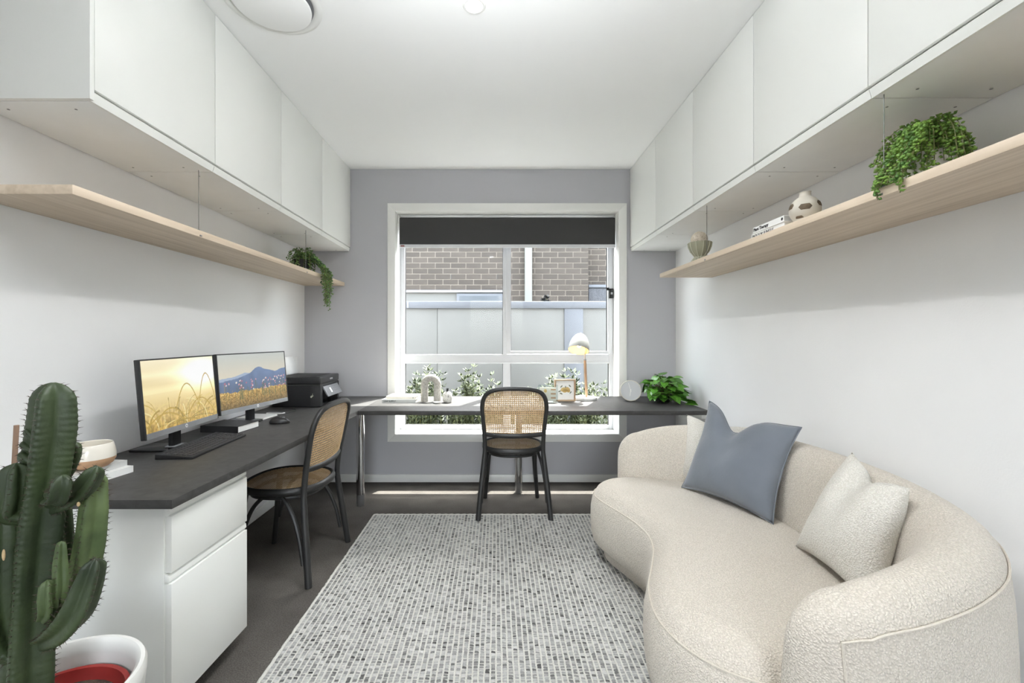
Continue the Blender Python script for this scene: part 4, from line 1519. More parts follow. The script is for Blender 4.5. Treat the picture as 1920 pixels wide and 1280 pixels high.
# desk lamp
l0 = px(1100, 751, Z=ZD)
LY = 3.55
t = thing('desk_lamp', 'desk lamp with grey dome shade, wooden stem and round concrete base', 'lamp', (l0.x-.002, LY, ZD))
LX = t.location.x
obj('base', MB().lathe([(.090, 0), (.095, .003), (.095, .020), (.091, .024), (.0005, .024)], 48, (LX, LY, ZD), True, False), M_CONC, t, smooth=True)
sx, sz = LX+.012, ZD+.024
obj('stem', MB().tube([(sx, LY, sz), (sx-.012, LY, 1.064)], .0105, 14), M_OAKZ, t, smooth=True)
obj('stem_cap', MB().tube([(sx-.012, LY, 1.062), (sx-.0125, LY, 1.072)], .0112, 14), M_SILVER, t, smooth=True)
axis = Vector((-.20, -.42, -.88)).normalized()          # the way the shade opens
apex = Vector((.690, LY+.030, 1.276))
ctr = apex-axis*(-.150)
obj('rod', MB().tube([(sx-.0125, LY, 1.070), (sx-.014, LY+.004, 1.12), tuple(apex-axis*(-.055)+Vector((.045, .0, 0)))], .0045, 10), M_LAMP, t, smooth=True)
q = axis.to_track_quat('-Z', 'Y').to_matrix().to_4x4()
q.translation = apex
def dome(r, L, n=14, e=2.0):
    return [(max(r*(1-(1-k/n)**e)**(1/2.0), .0004), -L*k/n) for k in range(n+1)]
outer = dome(.0845, .150)
inner = dome(.0820, .147)
b = MB().lathe(outer+[(r, z_) for r, z_ in inner[::-1]][:1], 40, (0, 0, 0), False, False).xform(q)
sh = obj('shade', b, M_LAMP, t, smooth=True, angle=70)
q2 = q.copy(); q2.translation = apex+axis*.003
obj('shade_lining', MB().lathe(inner, 40, (0, 0, 0), False, False).xform(q2), M_LAMPIN, sh, smooth=True)
obj('shade_cap', MB().lathe([(.012, -.002), (.010, .006), (.0005, .007)], 16, (0, 0, 0), False, False).xform(q), M_LAMP, sh, smooth=True)
M_BULB = mat('bulb_glow', S(255, 240, 210), rough=.4, emit=(1, .80, .50, 1), estr=5)
bc = apex+axis*.100
obj('bulb', MB().ball((0, 0, 0), .019, 14, 10, (1, 1, 1.35)).xform(Matrix.Translation(bc) @ q.to_3x3().to_4x4()), M_BULB, t, smooth=True)
obj('bulb_socket', MB().lathe([(.013, -.02), (.013, -.075)], 16, (0, 0, 0)).xform(q), M_PAPER, t, smooth=True)
ld = bpy.data.lights.new('desk_lamp_bulb', 'POINT')
ld.energy = 0.22
ld.color = (1, .78, .5)
ld.shadow_soft_size = .02
lo = bpy.data.objects.new('desk_lamp_bulb', ld)
COL.objects.link(lo)
lo.parent = t
lo.location = apex+axis*.128-t.location

# clock
c0 = Vector((px(1182.5, 751, Y=3.47).x, 3.47, ZD))
t = thing('table_clock', 'round white table clock with beige rim beside the leafy plant', 'clock', c0)
nrm = Vector((-.30, -.945, .12)).normalized()
C = c0+Vector((0, 0, .0835))
q = nrm.to_track_quat('Z', 'Y').to_matrix().to_4x4()
q.translation = C
obj('case', MB().lathe([(.0005, -.048), (.060, -.048), (.072, -.040), (.081, -.006), (.082, .004), (.0805, .008), (.0765, .008), (.0755, .004)], 56, (0, 0, 0), False, False).xform(q), M_CLOCKR, t, smooth=True)
fc = obj('face', MB().lathe([(.0005, .0042), (.0757, .0042)], 56, (0, 0, 0), False, False).xform(q), M_CLOCKF, t)
up_ = Vector((0, 0, 1)); up_ = (up_-nrm*up_.dot(nrm)).normalized(); rt = up_.cross(nrm)
def hand(name, ang, L, w):
    d = up_*math.cos(ang)+rt*math.sin(ang)
    s_ = d.cross(nrm)
    o0 = C+nrm*.0062
    b = MB()
    b.add([o0-d*.012+s_*w, o0-d*.012-s_*w, o0+d*L-s_*w*.6, o0+d*L+s_*w*.6], [(0, 1, 2, 3)])
    o = obj(name, b, M_TRIM, fc)
    o.modifiers.new('thick', 'SOLIDIFY').thickness = .001
hand('hour_hand', math.radians(187), .044, .0030)
hand('minute_hand', math.radians(-16), .062, .0024)
obj('hub', MB().lathe([(.005, .0045), (.005, .0085)], 12, (0, 0, 0)).xform(q), M_TRIM, fc)
obj('foot', MB().box(C.x+.005, C.x+.045, C.y+.010, C.y+.042, ZD, ZD+.010), M_CLOCKR, t, bevel=.002)

# ---- pothos
def leaf_mesh(name, m, L=1.0, W=.72, fold=.12, droop=.22):
    """heart-shaped leaf along local +x, unit length"""
    out = [(0, 0), (-.10, .16), (-.06, .30), (.10, .36), (.30, .35), (.55, .26), (.80, .11), (1.0, 0)]
    mid = [(0, 0), (.10, 0), (.30, 0), (.55, 0), (.80, 0), (1.0, 0)]
    def zz(x, y):
        return fold*abs(y)*1.4-droop*x*x+.02*math.sin(9*x+5*y)
    vs = [(x, 0, zz(x, 0)) for x, _ in mid]
    nm = len(mid)
    L_, R_ = [], []
    for x, y in out[1:-1]:
        L_.append(len(vs)); vs.append((x, y*W/.72, zz(x, y)))
        R_.append(len(vs)); vs.append((x, -y*W/.72, zz(x, -y)))
    fs = []
    chain_m = [0, 0, 1, 2, 3, 4]
    def fan(E, flip):
        seq = [(0, E[0], E[1]), (0, E[1], E[2], 1), (1, E[2], E[3], 2), (2, E[3], E[4], 3), (3, E[4], E[5], 4), (4, E[5], 5)]
        for s_ in seq:
            fs.append(s_ if not flip else s_[::-1])
    fan(L_, True)
    fan(R_, False)
    me = bpy.data.meshes.new(name)
    me.from_pydata(vs, [], fs)
    me.polygons.foreach_set('use_smooth', [True]*len(fs))
    me.materials.append(m)
    me.update()
    return me
pc = Vector((1.315, 3.455, ZD))
t = thing('potted_pothos', 'bushy green pothos plant in a dark pot at the right end of the window desk', 'plant', pc)
obj('pot', MB().lathe([(.046, 0), (.050, .004), (.060, .090), (.062, .094), (.056, .094), (.054, .080), (.0005, .078)], 32, pc, True, False), M_BLKM, t, smooth=True)
LM = leaf_mesh('leaf', M_POTHOS, W=.88)
sb = MB()
rnd = random.Random(11)
def place_leaf(par, base, dirv, size, roll, rootloc):
    d = Vector(dirv).normalized()
    upv = Vector((0, 0, 1))
    y = upv.cross(d)
    if y.length < .05:
        y = Vector((0, 1, 0))
    y.normalize()
    zv = d.cross(y)
    M = Matrix((d, y, zv)).transposed()
    M = M @ Matrix.Rotation(roll, 3, 'X')
    M4 = Matrix.Translation(Vector(base)-Vector(rootloc)) @ (M*size).to_4x4()
    o = bpy.data.objects.new('leaf', LM)
    COL.objects.link(o)
    o.parent = par
    o.matrix_local = M4
    return o
for i in range(126):
    a = rnd.uniform(0, 2*PI)
    e = rnd.uniform(-.25, 1.25)
    r = .125*(.65+.45*rnd.random())
    cxy = Vector((math.cos(a)*math.cos(e)*r*1.12, math.sin(a)*math.cos(e)*r, .085+math.sin(e)*r*1.0))
    if 72 <= i < 102:                                 # hanging low in front of the pot
        cxy = Vector((rnd.uniform(-.13, .12), rnd.uniform(-.135, -.04), rnd.uniform(.03, .12)))
    if i >= 102:                                      # trailing to the right front
        f = (i-102)/23
        cxy = Vector((.045+.085*f+rnd.uniform(-.025, .015), -.06-.10*f+rnd.uniform(-.03, .03), .10-.085*f+rnd.uniform(-.01, .02)))
    p = pc+cxy
    p.x = min(p.x, XR-.075)
    p.z = max(p.z, ZD+.016)
    st = pc+Vector((rnd.uniform(-.03, .03), rnd.uniform(-.03, .03), .085))
    mid = (st+p)/2+Vector((0, 0, .03))
    sb.tube([tuple(st), tuple(mid), tuple(p)], .0016, 5)
    d = Vector((cxy.x, cxy.y, 0)).normalized()*.75+Vector((rnd.uniform(-.35, .35), rnd.uniform(-.55, .15), rnd.uniform(-.55, .30)))
    if p.z < ZD+.05:
        d.z = abs(d.z)*.4
    if p.x+.06*d.normalized().x > XR-.012:
        d.x = -abs(d.x)*.3
    place_leaf(t, p, d, rnd.uniform(.060, .088), rnd.uniform(-.5, .5), pc)
obj('stems', sb, M_STEM, t, smooth=True)

# ---- trailing shelf plants
def bead(b, c, d, L, W):
    d = d.normalized()
    s_ = d.cross(Vector((.3, .2, 1))).normalized()
    n_ = d.cross(s_)
    o0 = len(b.v)
    pts = [c, c+d*L*.5+s_*W, c+d*L*.5+n_*W*.7, c+d*L*.5-s_*W, c+d*L*.5-n_*W*.7, c+d*L]
    b.add(pts, [(0, 2, 1), (0, 3, 2), (0, 4, 3), (0, 1, 4), (5, 1, 2), (5, 2, 3), (5, 3, 4), (5, 4, 1)])
def trailing(name, label, loc, pot_prof, potm, leafm, strands, leafL, leafW, seed, step=.011):
    rnd = random.Random(seed)
    t = thing(name, label, 'plant', loc)
    o0 = Vector(loc)
    obj('pot', MB().lathe(pot_prof, 32, o0, True, False), potm, t, smooth=True)
    lb, st = MB(), MB()
    for pts in strands:
        path = catmull(pts, 10)
        st.tube([tuple(p) for p in path], .0013, 4)
        acc = 0
        for a, c in zip(path, path[1:]):
            seg = (c-a).length
            acc += seg
            while acc > step:
                acc -= step
                d = Vector((rnd.uniform(-1, 1), rnd.uniform(-1, 1), rnd.uniform(-.5, .6)))
                k = rnd.uniform(.7, 1.25)
                bead(lb, c+d*.002, d, leafL*k, leafW*k)
    obj('foliage', lb, leafm, t, smooth=True, angle=180, kind='stuff')
    obj('stems', st, M_STEM, t, smooth=True)
    return t
ZSR, ZSL = 1.705, 1.722
rnd = random.Random(4)
pl = Vector((1.375, 1.395, ZSR))
strands = []
for i in range(86):
    a = rnd.uniform(0, 2*PI)
    r0 = .045*rnd.random()
    out = rnd.uniform(.055, .135)
    dx, dy = math.cos(a), math.sin(a)
    if i > 60:
        a = math.atan2(-pl.y, -pl.x)+rnd.uniform(-.95, .55)
        dx, dy = math.cos(a), math.sin(a)
    if dx > .3:
        out *= .75
    topz = pl.z+rnd.uniform(.17, .225)
    fall = rnd.uniform(.02, .15)
    s0 = pl+Vector((dx*r0, dy*r0, .125))
    p1 = Vector((pl.x+dx*out*.45, pl.y+dy*out*.45, topz))
    p2 = Vector((pl.x+dx*out*.95, pl.y+dy*out*.95, topz-.05))
    ez = max(pl.z+.012, topz-.05-fall)
    p3 = Vector((pl.x+dx*out*1.12, pl.y+dy*out*1.12, ez))
    strands.append([s0, p1, p2, p3])
for (u, v, n_) in ((1644, 376, 4), (1660, 352, 3), (1693, 364, 4), (1676, 342, 3), (1648, 330, 3)):
    for k in range(n_):
        xe = 1.160+rnd.uniform(-.012, .004)
        Ye = xe*F_PX/(u+rnd.uniform(-8, 8)-VPX)
        ze = CAMZ-(v-rnd.uniform(0, 30)-VPY)*Ye/F_PX
        s0 = pl+Vector((-.02, 0, .12))
        strands.append([s0, Vector((pl.x-.085, (pl.y+Ye)/2, pl.z+.19)), Vector((1.205, Ye+rnd.uniform(-.01, .01), pl.z+.10)), Vector((xe+.004, Ye, pl.z+.012)), Vector((xe, Ye, min(ze, pl.z-.002)))])
trailing('string_of_pearls', 'string-of-pearls plant in a white pot, trailing over the right shelf edge', tuple(pl),
         [(.050, 0), (.056, .004), (.064, .060), (.066, .120), (.064, .122), (.060, .118), (.058, .100), (.0005, .098)], M_POTWS, M_PEARL, strands, .0135, .0066, 21, step=.0085)

rnd = random.Random(8)
pl = Vector((-1.447, 3.255, ZSL))
strands = []
for i in range(44):
    a = rnd.uniform(0, 2*PI)
    dx, dy = math.cos(a), math.sin(a)
    out = rnd.uniform(.04, .095)
    topz = pl.z+rnd.uniform(.13, .185)
    s0 = pl+Vector((dx*.02, dy*.02, .09))
    strands.append([s0, Vector((pl.x+dx*out*.5, pl.y+dy*out*.5, topz)), Vector((pl.x+dx*out, pl.y+dy*out, topz-.03)), Vector((pl.x+dx*out*1.2, pl.y+dy*out*1.2, max(pl.z+.012, topz-rnd.uniform(.04, .16))))])
for i in range(34):
    Ye = 3.285+rnd.uniform(-.075, .06)
    xe = -1.292+rnd.uniform(-.004, .035)
    ze = 1.722-rnd.uniform(.02, .27)*(1-abs(Ye-3.285)*5)
    s0 = pl+Vector((.02, .01, .09))
    strands.append([s0, Vector((-1.40, (pl.y+Ye)/2, pl.z+.155)), Vector((-1.335, Ye, pl.z+.085)), Vector((xe-.004, Ye, pl.z+.008)), Vector((xe, Ye+rnd.uniform(-.01, .01), ze))])
trailing('trailing_plant', 'trailing green plant in a black pot at the window end of the left shelf', tuple(pl),
         [(.044, 0), (.048, .003), (.060, .095), (.062, .10), (.057, .10), (.054, .085), (.0005, .083)], M_BLKM, M_PEARLD, strands, .0165, .0062, 22, step=.012)

# ---- right shelf ornaments
vb = Vector((1.245, 1.765, ZSR))
t = thing('round_vase', 'round beige stone vase with brown hexagon motif on the right shelf', 'vase', vb)
VS = .84
prof = [(.026, 0), (.044, .006)]+[(.066*math.sin(a), .068-.066*math.cos(a)) for a in np.linspace(.85, 2.72, 14)]
prof += [(.0245, .132), (.0235, .150), (.0255, .153), (.022, .153), (.0195, .148), (.0195, .128), (.0005, .120)]
prof = [(r*VS, z_*VS) for r, z_ in prof]
obj('body', MB().lathe(prof, 48, vb, True, False), M_VASE, t, smooth=True)
def on_sphere(az, el, r=.0668):
    return vb+Vector((r*math.cos(el)*math.cos(az), r*math.cos(el)*math.sin(az), .068+r*math.sin(el)))*VS
def motif(az0, el0, wa, he):
    shape = [(-1, 0), (-.62, .85), (.62, .85), (1, 0), (.62, -.85), (-.62, -.85)]
    b = MB()
    vs = [on_sphere(az0, el0, .0676)]
    for k in range(6):
        a, c = shape[k], shape[(k+1) % 6]
        for s_ in range(3):
            f = s_/3
            vs.append(on_sphere(az0+wa*(a[0]+(c[0]-a[0])*f), el0+he*(a[1]+(c[1]-a[1])*f), .0668))
    for k in range(18):                           # a ring half way out keeps the patch on the round body
        k6, s_ = k//3, k % 3
        a, c = shape[k6], shape[(k6+1) % 6]
        f = s_/3
        vs.append(on_sphere(az0+wa*.5*(a[0]+(c[0]-a[0])*f), el0+he*.5*(a[1]+(c[1]-a[1])*f), .0674))
    b.add(vs, [(0, 19+k, 19+(k+1) % 18) for k in range(18)]+[(19+k, 1+k, 1+(k+1) % 18, 19+(k+1) % 18) for k in range(18)])
    obj('motif', b, M_VASED, t)
az = math.atan2(-vb.y, -vb.x)
motif(az+.02, .03, .42, .24)
motif(az+1.15, .28, .36, .24)
motif(az-1.10, .25, .36, .24)
motif(az-.45, -.72, .36, .18)

bo = Vector((1.262, 2.715, ZSR))
t = thing('ribbed_bowl', 'sage green ribbed pedestal bowl at the window end of the right shelf', 'bowl', bo)
prof = [(.050, 0), (.048, .012), (.036, .030), (.026, .040), (.034, .052), (.052, .075), (.064, .105), (.0675, .130), (.064, .130), (.056, .104), (.04, .078), (.0005, .070)]
obj('bowl_body', MB().lathe(prof, 48, bo, True, False), M_SAGE, t, smooth=True)
for k in range(10):
    a = 2*PI*k/10+.2
    pth = [(bo.x+(r+.0012)*math.cos(a), bo.y+(r+.0012)*math.sin(a), bo.z+z_) for r, z_ in prof[3:8]]
    obj('rib', MB().tube(pth, .0030, 6), M_SAGEL, t, smooth=True)
for k in range(14):
    a = 2*PI*k/14
    pth = [(bo.x+(r+.001)*math.cos(a), bo.y+(r+.001)*math.sin(a), bo.z+z_) for r, z_ in prof[0:4]]
    obj('foot_flute', MB().tube(pth, .0055, 6), M_SAGEL, t, smooth=True)
tag(obj('stone_ball', MB().ball((bo.x-.004, bo.y, bo.z+.150), .049, 28, 18), M_EGG, smooth=True), 'speckled beige ball resting in the ribbed bowl on the right shelf', 'ornament')

k3 = book('white book with italic title INDOOR JUNGLE, lower of two on the right shelf', (1.296, 1.945, ZSR), .19, .232, .0265, math.radians(1), M_BOOKW, '-x', 'books on the right shelf')
lettering('spine_lettering', 'INDOOR JUNGLE', .0195, M_INK, k3, frame_matrix((-.0958, .108, .0065), (0, -1, 0), (0, 0, 1)), 'LEFT', shear=.28)
k4 = book('white book titled Plant Therapy, upper of two on the right shelf', (1.290, 1.932, ZSR+.0268), .185, .220, .0255, math.radians(0), M_BOOKW, '-x', 'books on the right shelf', pages=M_BOOKG)
lettering('spine_lettering', 'Plant Therapy', .0195, M_INK, k4, frame_matrix((-.0933, .104, .0075), (0, -1, 0), (0, 0, 1)), 'LEFT', bold=.0006)
b = MB()
b.add([(-.0931, -.098+.0065*math.cos(2*PI*k/16), .0128+.0065*math.sin(2*PI*k/16)) for k in range(16)], [tuple(range(16))])
obj('publisher_mark', b, M_INK, k4, local=True)

# ================================================================== CACTUS
cc = Vector((-.985, .955, 0))
t = thing('potted_cactus', 'tall branching green cactus in a white textured pot, nearest the camera', 'plant', cc)
ZP = .485
obj('outer_pot', MB().lathe([(.120, 0), (.128, .006), (.160, .30), (.172, ZP-.04), (.174, ZP-.025)], 64, cc, True, False), M_POTW, t, smooth=True)
obj('pot_rim', MB().lathe([(.174, ZP-.0255), (.1745, ZP-.010), (.170, ZP), (.162, ZP), (.154, ZP-.008), (.150, ZP-.03), (.146, ZP-.14)], 64, cc, False, False), M_POTWS, t, smooth=True)
ip_ = obj('inner_pot', MB().lathe([(.10, ZP-.20), (.136, ZP-.075), (.143, ZP-.062), (.143, ZP-.055), (.133, ZP-.055), (.128, ZP-.075), (.124, ZP-.082)], 48, cc, True, False), M_POTR, t, smooth=True)
obj('soil', MB().lathe([(.124, ZP-.080), (.06, ZP-.070), (.0005, ZP-.066)], 40, cc, False, False), M_SOIL, ip_, smooth=True)
rnd = random.Random(31)
def cactus_column(name, path, radii, ribs, m, tip=True, twist=.3, spine_step=.013):
    plen = sum((Vector(path[i+1])-Vector(path[i])).length for i in range(len(path)-1))
    pts = catmull(path, max(8, int(plen/(len(path)-1)/.0034)))
    n = len(pts)
    rs = np.interp(np.linspace(0, len(radii)-1, n), range(len(radii)), radii)
    # rounded tip: shrink over the last stretch
    Ltot = sum((pts[i+1]-pts[i]).length for i in range(n-1))
    acc = 0
    b, sp = MB(), MB()
    ns = ribs*8
    next_spine = spine_step*.5
    vs, fs = [], []
    prev = None
    acc_s = 0
    tipL = rs[-1]*1.1
    for i in range(n):
        tg = (pts[min(i+1, n-1)]-pts[max(i-1, 0)]).normalized()
        if prev is None:
            a0 = Vector((1, 0, 0)) if abs(tg.x) < .9 else Vector((0, 1, 0))
            nr = (a0-tg*a0.dot(tg)).normalized()
        else:
            nr = (prev-tg*prev.dot(tg)).normalized()
            acc += (pts[i]-pts[i-1]).length
        prev = nr
        bn = tg.cross(nr)
        rem = max(Ltot-acc, 0)
        k = 1.0 if rem > tipL else math.sqrt(max(1-(1-rem/tipL)**2, 0.02))
        bumpy = 1+.075*abs(math.sin(acc*PI/spine_step))
        for s_ in range(ns):
            an = 2*PI*s_/ns+twist
            ph = (s_ % 8)/8
            prof_ = (abs(math.cos(PI*ph)))**2.2
            r = rs[i]*k*(.52+.52*prof_*bumpy)
            vs.append(pts[i]+nr*math.cos(an)*r+bn*math.sin(an)*r)
        # spines
        if i > 0:
            acc_s += (pts[i]-pts[i-1]).length
        for rb_ in range(ribs):
            an = 2*PI*rb_/ribs+twist
            d = nr*math.cos(an)+bn*math.sin(an)
            if i > 0:
                if acc < next_spine:
                    continue
                for q_ in range(1):
                    c0_ = pts[i]+d*rs[i]*k*1.08
                    for s2 in (-1, 1):
                        dd = (d+tg*rnd.uniform(-.3, .5)+d.cross(tg)*s2*.55).normalized()
                        w_ = tg*.0007
                        v_ = d.cross(tg)*.0007
                        e_ = c0_+dd*rnd.uniform(.006, .0105)
                        sp.add([c0_+w_, c0_-w_+v_, c0_-w_-v_, e_], [(0, 1, 3), (1, 2, 3), (2, 0, 3)])
        if acc >= next_spine:
            next_spine += spine_step
    for i in range(n-1):
        for s_ in range(ns):
            s2 = (s_+1) % ns
            fs.append((i*ns+s_, i*ns+s2, (i+1)*ns+s2, (i+1)*ns+s_))
    fs.append(tuple(range((n-1)*ns, n*ns)))
    fs.append(tuple(range(ns-1, -1, -1)))
    b.add(vs, fs)
    o = obj(name, b, m, t, smooth=True, angle=75)
    obj('spines', sp, M_SPINE, o, kind='stuff')
    return o
def cp_(u, v, dy=0.0):
    return px(u, v, Y=.955+dy)
base = cp_(52, 1290); base.z = ZP-.10; 
cactus_column('main_stem', [base, cp_(52, 1260), cp_(58, 1130), cp_(68, 1010), cp_(84, 890), cp_(97, 800), cp_(101, 717)], [.043, .046, .044, .046, .044, .045, .038], 4, M_CACT, twist=.25)
cactus_column('branch', [cp_(50, 965, -.015), cp_(22, 957, -.03), cp_(26, 925, -.035), cp_(30, 868, -.035)], [.024, .028, .029, .024], 4, M_CACT, twist=.8)
cactus_column('branch', [cp_(38, 1225, -.01), cp_(8, 1200, -.02), cp_(-8, 1120, -.03), cp_(-8, 1000, -.03), cp_(-6, 905, -.02)], [.028, .034, .036, .035, .026], 4, M_CACT, twist=.5)
cactus_column('branch', [cp_(100, 900, .03), cp_(120, 885, .045), cp_(132, 858, .05), cp_(139, 828, .05)], [.018, .021, .022, .017], 4, M_CACT, twist=.2)
cactus_column('branch', [cp_(92, 935, -.03), cp_(108, 932, -.055), cp_(115, 912, -.065), cp_(117, 890, -.065)], [.015, .020, .020, .016], 4, M_CACT, twist=.8)
cactus_column('branch', [cp_(100, 950, .0), cp_(130, 935, -.01), cp_(155, 915, -.01), cp_(172, 893, -.01), cp_(182, 874, -.01)], [.016, .023, .024, .020, .015], 4, M_CACT, twist=.5)
cactus_column('branch', [cp_(78, 1185, .02), cp_(118, 1150, .03), cp_(150, 1090, .035), cp_(168, 1020, .035), cp_(176, 950, .03), cp_(184, 885, .03)], [.02, .028, .030, .030, .028, .018], 4, M_CACTL, twist=.35)
cactus_column('branch', [cp_(80, 1200, -.02), cp_(115, 1180, -.04), cp_(145, 1145, -.045), cp_(165, 1095, -.04), cp_(180, 1047, -.04)], [.02, .028, .030, .026, .019], 4, M_CACT, twist=.6)
cactus_column('branch', [cp_(80, 1160, -.035), cp_(90, 1145, -.05), cp_(89, 1120, -.055), cp_(89, 1087, -.055)], [.010, .015, .015, .012], 4, M_CACTL, twist=.8)
cactus_column('branch', [cp_(85, 1150, .03), cp_(108, 1110, .05), cp_(118, 1030, .06), cp_(116, 940, .06)], [.018, .022, .022, .018], 4, M_CACT, twist=.3)
cactus_column('branch', [cp_(98, 1160, -.02), cp_(112, 1110, -.035), cp_(113, 1060, -.035), cp_(115, 1014, -.035)], [.012, .014, .013, .008], 4, M_CACTL, twist=.3)
for (u0, v0, u1, v1, r) in ((76, 868, 48, 850, .018), (76, 845, 50, 832, .014), (78, 825, 56, 808, .013)):
    cactus_column('bud', [cp_(u0, v0, -.01), cp_((u0+u1)/2, (v0+v1)/2+2, -.015), cp_(u1, v1, -.015), cp_(u1-4, v1-7, -.015)], [r*.8, r, r, r*.6], 4, M_CACT, twist=.6)
for (u, v, dy, sx_, sz_) in ((43, 973, -.036, .005, .010), (78, 808, -.034, .003, .009), (7, 1040, -.056, .003, .012), (147, 945, -.030, .003, .005)):
    b = MB()
    c0_ = cp_(u, v, dy)
    b.ball((c0_.x, c0_.y, c0_.z), 1.0, 10, 6, (sx_, .003, sz_))
    obj('scar', b, M_SCAR, t, smooth=True)
obj('stake', MB().tube([tuple(px(31, 797, Y=1.03)), tuple(px(10, 1180, Y=1.03)), (cc.x-.10, 1.01, ZP-.09)], .0050, 10), M_CANEW, t, smooth=True)

# ================================================================== OUTSIDE THE WINDOW
struct('ground', MB().box(-6, 8, YB+T, 16, -.40, -.20), M_PAVE)
YBR = 6.85
hs = thing('neighbour_house', 'taupe brick house next door, seen through the window above the fence', 'house', (0.2, YBR+.2, -.2))
LCUT = .12
SET = 1.437
b = MB()
b.box(-4.0, LCUT, YBR+.005, YBR+.25, 1.985, 4.2)
b.box(LCUT, SET, YBR+.005, YBR+.25, -.2, 4.2)
b.box(SET, 5.0, YBR+.245, YBR+.45, -.2, 4.2)
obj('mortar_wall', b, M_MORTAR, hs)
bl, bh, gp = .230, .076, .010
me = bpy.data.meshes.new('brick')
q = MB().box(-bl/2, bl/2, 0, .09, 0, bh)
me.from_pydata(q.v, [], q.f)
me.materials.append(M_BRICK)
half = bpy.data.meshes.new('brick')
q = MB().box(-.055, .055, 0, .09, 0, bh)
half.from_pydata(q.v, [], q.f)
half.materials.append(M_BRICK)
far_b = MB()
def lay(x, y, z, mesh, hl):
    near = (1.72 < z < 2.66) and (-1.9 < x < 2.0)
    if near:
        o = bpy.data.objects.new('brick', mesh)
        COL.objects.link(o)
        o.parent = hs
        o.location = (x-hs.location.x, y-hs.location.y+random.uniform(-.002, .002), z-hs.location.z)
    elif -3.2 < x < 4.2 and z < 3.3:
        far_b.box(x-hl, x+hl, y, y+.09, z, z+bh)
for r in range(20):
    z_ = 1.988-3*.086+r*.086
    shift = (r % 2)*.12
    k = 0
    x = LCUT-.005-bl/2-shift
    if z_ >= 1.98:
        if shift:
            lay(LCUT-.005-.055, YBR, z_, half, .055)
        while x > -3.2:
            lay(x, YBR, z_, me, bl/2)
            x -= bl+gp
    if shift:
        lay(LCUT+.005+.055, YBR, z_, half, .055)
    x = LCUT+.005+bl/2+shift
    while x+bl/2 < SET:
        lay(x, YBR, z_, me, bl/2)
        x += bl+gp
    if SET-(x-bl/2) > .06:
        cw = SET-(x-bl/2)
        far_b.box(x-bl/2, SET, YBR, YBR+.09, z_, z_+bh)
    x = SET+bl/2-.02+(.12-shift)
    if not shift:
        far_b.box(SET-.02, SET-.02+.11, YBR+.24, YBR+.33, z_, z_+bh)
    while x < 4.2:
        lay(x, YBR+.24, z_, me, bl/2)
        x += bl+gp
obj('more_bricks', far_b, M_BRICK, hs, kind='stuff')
for u in (846, 932):
    w_ = px(u, 519, Y=YBR)
    obj('weep_hole', MB().box(w_.x-.006, w_.x+.006, YBR-.003, YBR+.02, w_.z-.038, w_.z+.038), M_GAP, hs)
obj('lintel', MB().box(-4.0, LCUT, YBR-.02, YBR+.2, 1.950, 1.986), M_GREYP, hs)
obj('soffit_panel', MB().box(-4.0, LCUT, YBR+.03, YBR+.2, 1.2, 1.950), M_FENCE, hs)
wx0, wx1 = px(861, 556, Y=YBR).x, px(941, 556, Y=YBR).x
wf = obj('window', MB().box(wx0-.04, wx1+.04, YBR+.0, YBR+.032, 1.25, 1.935), M_FENCEC, hs, bevel=.004)
obj('pane', MB().box(wx0, wx1, YBR-.004, YBR+.001, 1.29, 1.895), M_DGLASS, wf)
dx0, dx1 = px(984, 500, Y=6.78).x, px(997.5, 500, Y=6.78).x
obj('downpipe', MB().box(dx0, dx1, 6.755, 6.847, -.2, 4.2), M_PIPE, hs, bevel=.012)
sg0, sg1 = px(1103, 550, Y=YBR+.1).x, px(1150, 550, Y=YBR+.1).x
obj('meter_box', MB().box(sg0, sg1+.3, YBR+.08, YBR+.235, 1.4, px(1103, 540, Y=YBR+.1).z), mat('meter_box_grey', S(70, 71, 75), rough=.6, col2=S(46, 47, 51), scale=40), hs, bevel=.01)
obj('meter_box_lid', MB().box(sg0, sg1+.3, YBR+.06, YBR+.236, px(1103, 539.5, Y=YBR+.1).z, px(1103, 534, Y=YBR+.1).z), M_FENCEC, hs, bevel=.004)

YFE = 5.25
fz = px(0, 578, Y=YFE).z
fzt = px(0, 565, Y=YFE).z
fe = thing('boundary_fence', 'off-white rendered panel fence with blue-grey capping outside the window', 'fence', (0.2, YFE, -.2))
edges = [-4.0, px(820, 600, Y=YFE).x, px(1058, 600, Y=YFE).x, px(1093, 600, Y=YFE).x, 1.6+px(1093, 600, Y=YFE).x, 5.0]
obj('panel', MB().box(edges[0], edges[1]-.003, YFE, YFE+.06, -.2, fz), M_FENCE, fe, bevel=.002)
obj('panel', MB().box(edges[1]+.001, edges[2], YFE, YFE+.06, -.2, fz), M_FENCE, fe, bevel=.002)
obj('post', MB().box(edges[2], edges[3], YFE-.012, YFE+.072, -.2, fz), M_FENCEC, fe, bevel=.004)
obj('panel', MB().box(edges[3], edges[4], YFE, YFE+.06, -.2, fz), M_FENCE, fe, bevel=.002)
obj('panel', MB().box(edges[4]+.004, edges[5], YFE, YFE+.06, -.2, fz), M_FENCE, fe, bevel=.002)
obj('capping', MB().box(-4.0, 5.0, YFE-.022, YFE+.082, fz, fzt), M_FENCEC, fe, bevel=.005)
bk0 = px(765, 572, Y=YFE-.02)
obj('capping_clip', MB().box(bk0.x-.010, bk0.x+.010, YFE-.028, YFE-.021, bk0.z-.035, bk0.z+.035), M_GREYP, fe, bevel=.002)

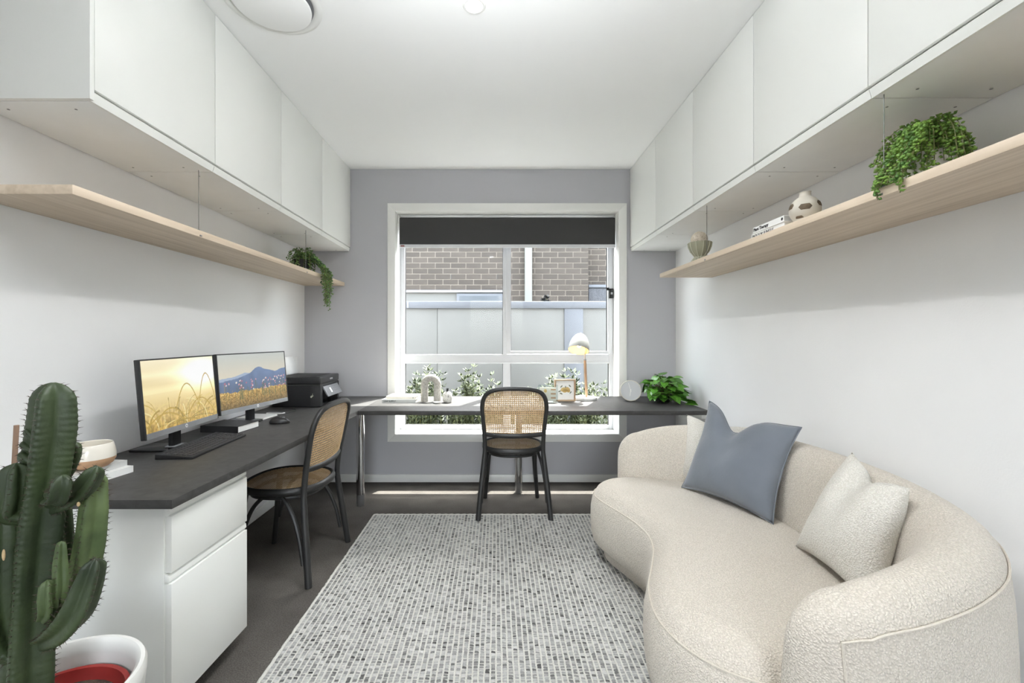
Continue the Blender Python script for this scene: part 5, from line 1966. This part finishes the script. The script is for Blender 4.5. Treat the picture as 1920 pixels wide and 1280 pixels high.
def shrub(name, label, loc, height, nst, spread, m, seed, lsize=.05, group=None, dens=.030, low=.25, hmin=.55):
    rnd = random.Random(seed)
    t = thing(name, label, 'shrub', loc, group=group)
    o0 = Vector(loc)
    st, lf = MB(), MB()
    for i in range(nst):
        a = rnd.uniform(0, 2*PI)
        r = spread*math.sqrt(rnd.random())
        hh = height*(rnd.uniform(hmin, 1.0) if i else 1.0)*(1-.35*(r/spread)**2)
        top = o0+Vector((r*math.cos(a), r*math.sin(a)*.6, hh))
        b0 = o0+Vector((r*.35*math.cos(a), r*.25*math.sin(a), 0))
        mid = (b0+top)/2+Vector((r*.25*math.cos(a)+rnd.uniform(-.02, .02), rnd.uniform(-.03, .03), 0))
        path = catmull([b0, mid, top], 8)
        st.tube([tuple(p) for p in path], [.0035-.0022*k/16 for k in range(len(path))], 5)
        acc = 0
        L = sum((c-a_).length for a_, c in zip(path, path[1:]))
        run = 0
        for a_, c in zip(path, path[1:]):
            acc += (c-a_).length
            run += (c-a_).length
            while acc > dens:
                acc -= dens
                if run < L*low:
                    continue
                for w_ in range(rnd.choice((2, 3, 3))):
                    an = rnd.uniform(0, 2*PI)
                    d = Vector((math.cos(an), math.sin(an), rnd.uniform(.1, 1.0))).normalized()
                    s_ = d.cross(Vector((0, 0, 1))).normalized()
                    nrm_ = d.cross(s_)
                    ln = lsize*rnd.uniform(.7, 1.25)
                    wd_ = ln*.20
                    tip = c+d*ln-nrm_*ln*.1
                    lf.add([c, c+d*ln*.5+s_*wd_+nrm_*.004, tip, c+d*ln*.5-s_*wd_+nrm_*.004], [(0, 1, 2), (0, 2, 3)])
    obj('stems', st, M_STEM, t, smooth=True)
    obj('foliage', lf, m, t, kind='stuff')
    return t
HB = -.20
for i, (u, v, Y, sp, ns, lab) in enumerate((
        (772, 690, 4.50, .22, 26, 'tall leafy garden shrub outside the left edge of the window'),
        (812, 676, 4.62, .24, 30, 'tall leafy garden shrub directly behind the stone arch'),
        (893, 672, 4.60, .26, 32, 'tall leafy garden shrub left of the window mullion'),
        (930, 712, 4.45, .22, 26, 'low leafy garden shrub behind the cane chair back'),
        (1000, 715, 4.55, .26, 30, 'low leafy garden shrub just right of the window mullion'),
        (1064, 672, 4.62, .30, 46, 'dense tall garden shrub behind the oak picture frame'),
        (1118, 706, 4.50, .20, 20, 'sparse garden shrub outside, right of the desk lamp'))):
    p = px(u, v, Y=Y)
    shrub('garden_shrub', lab, (p.x, Y, HB), p.z-HB, int(ns*1.9), sp, M_FOL, 40+i, lsize=.056, low=.12, dens=.026, group='garden shrubs along the fence')
p = px(1022, 553, Y=5.75)
shrub('dark_bush', 'dark rounded bush top showing just above the fence capping', (p.x, 5.75, HB), p.z-HB, 90, .17, mat('dark_bush_leaf', S(58, 60, 60), rough=.7, col2=S(34, 36, 36), scale=14), 77, lsize=.05, dens=.024, low=.70, hmin=.95)
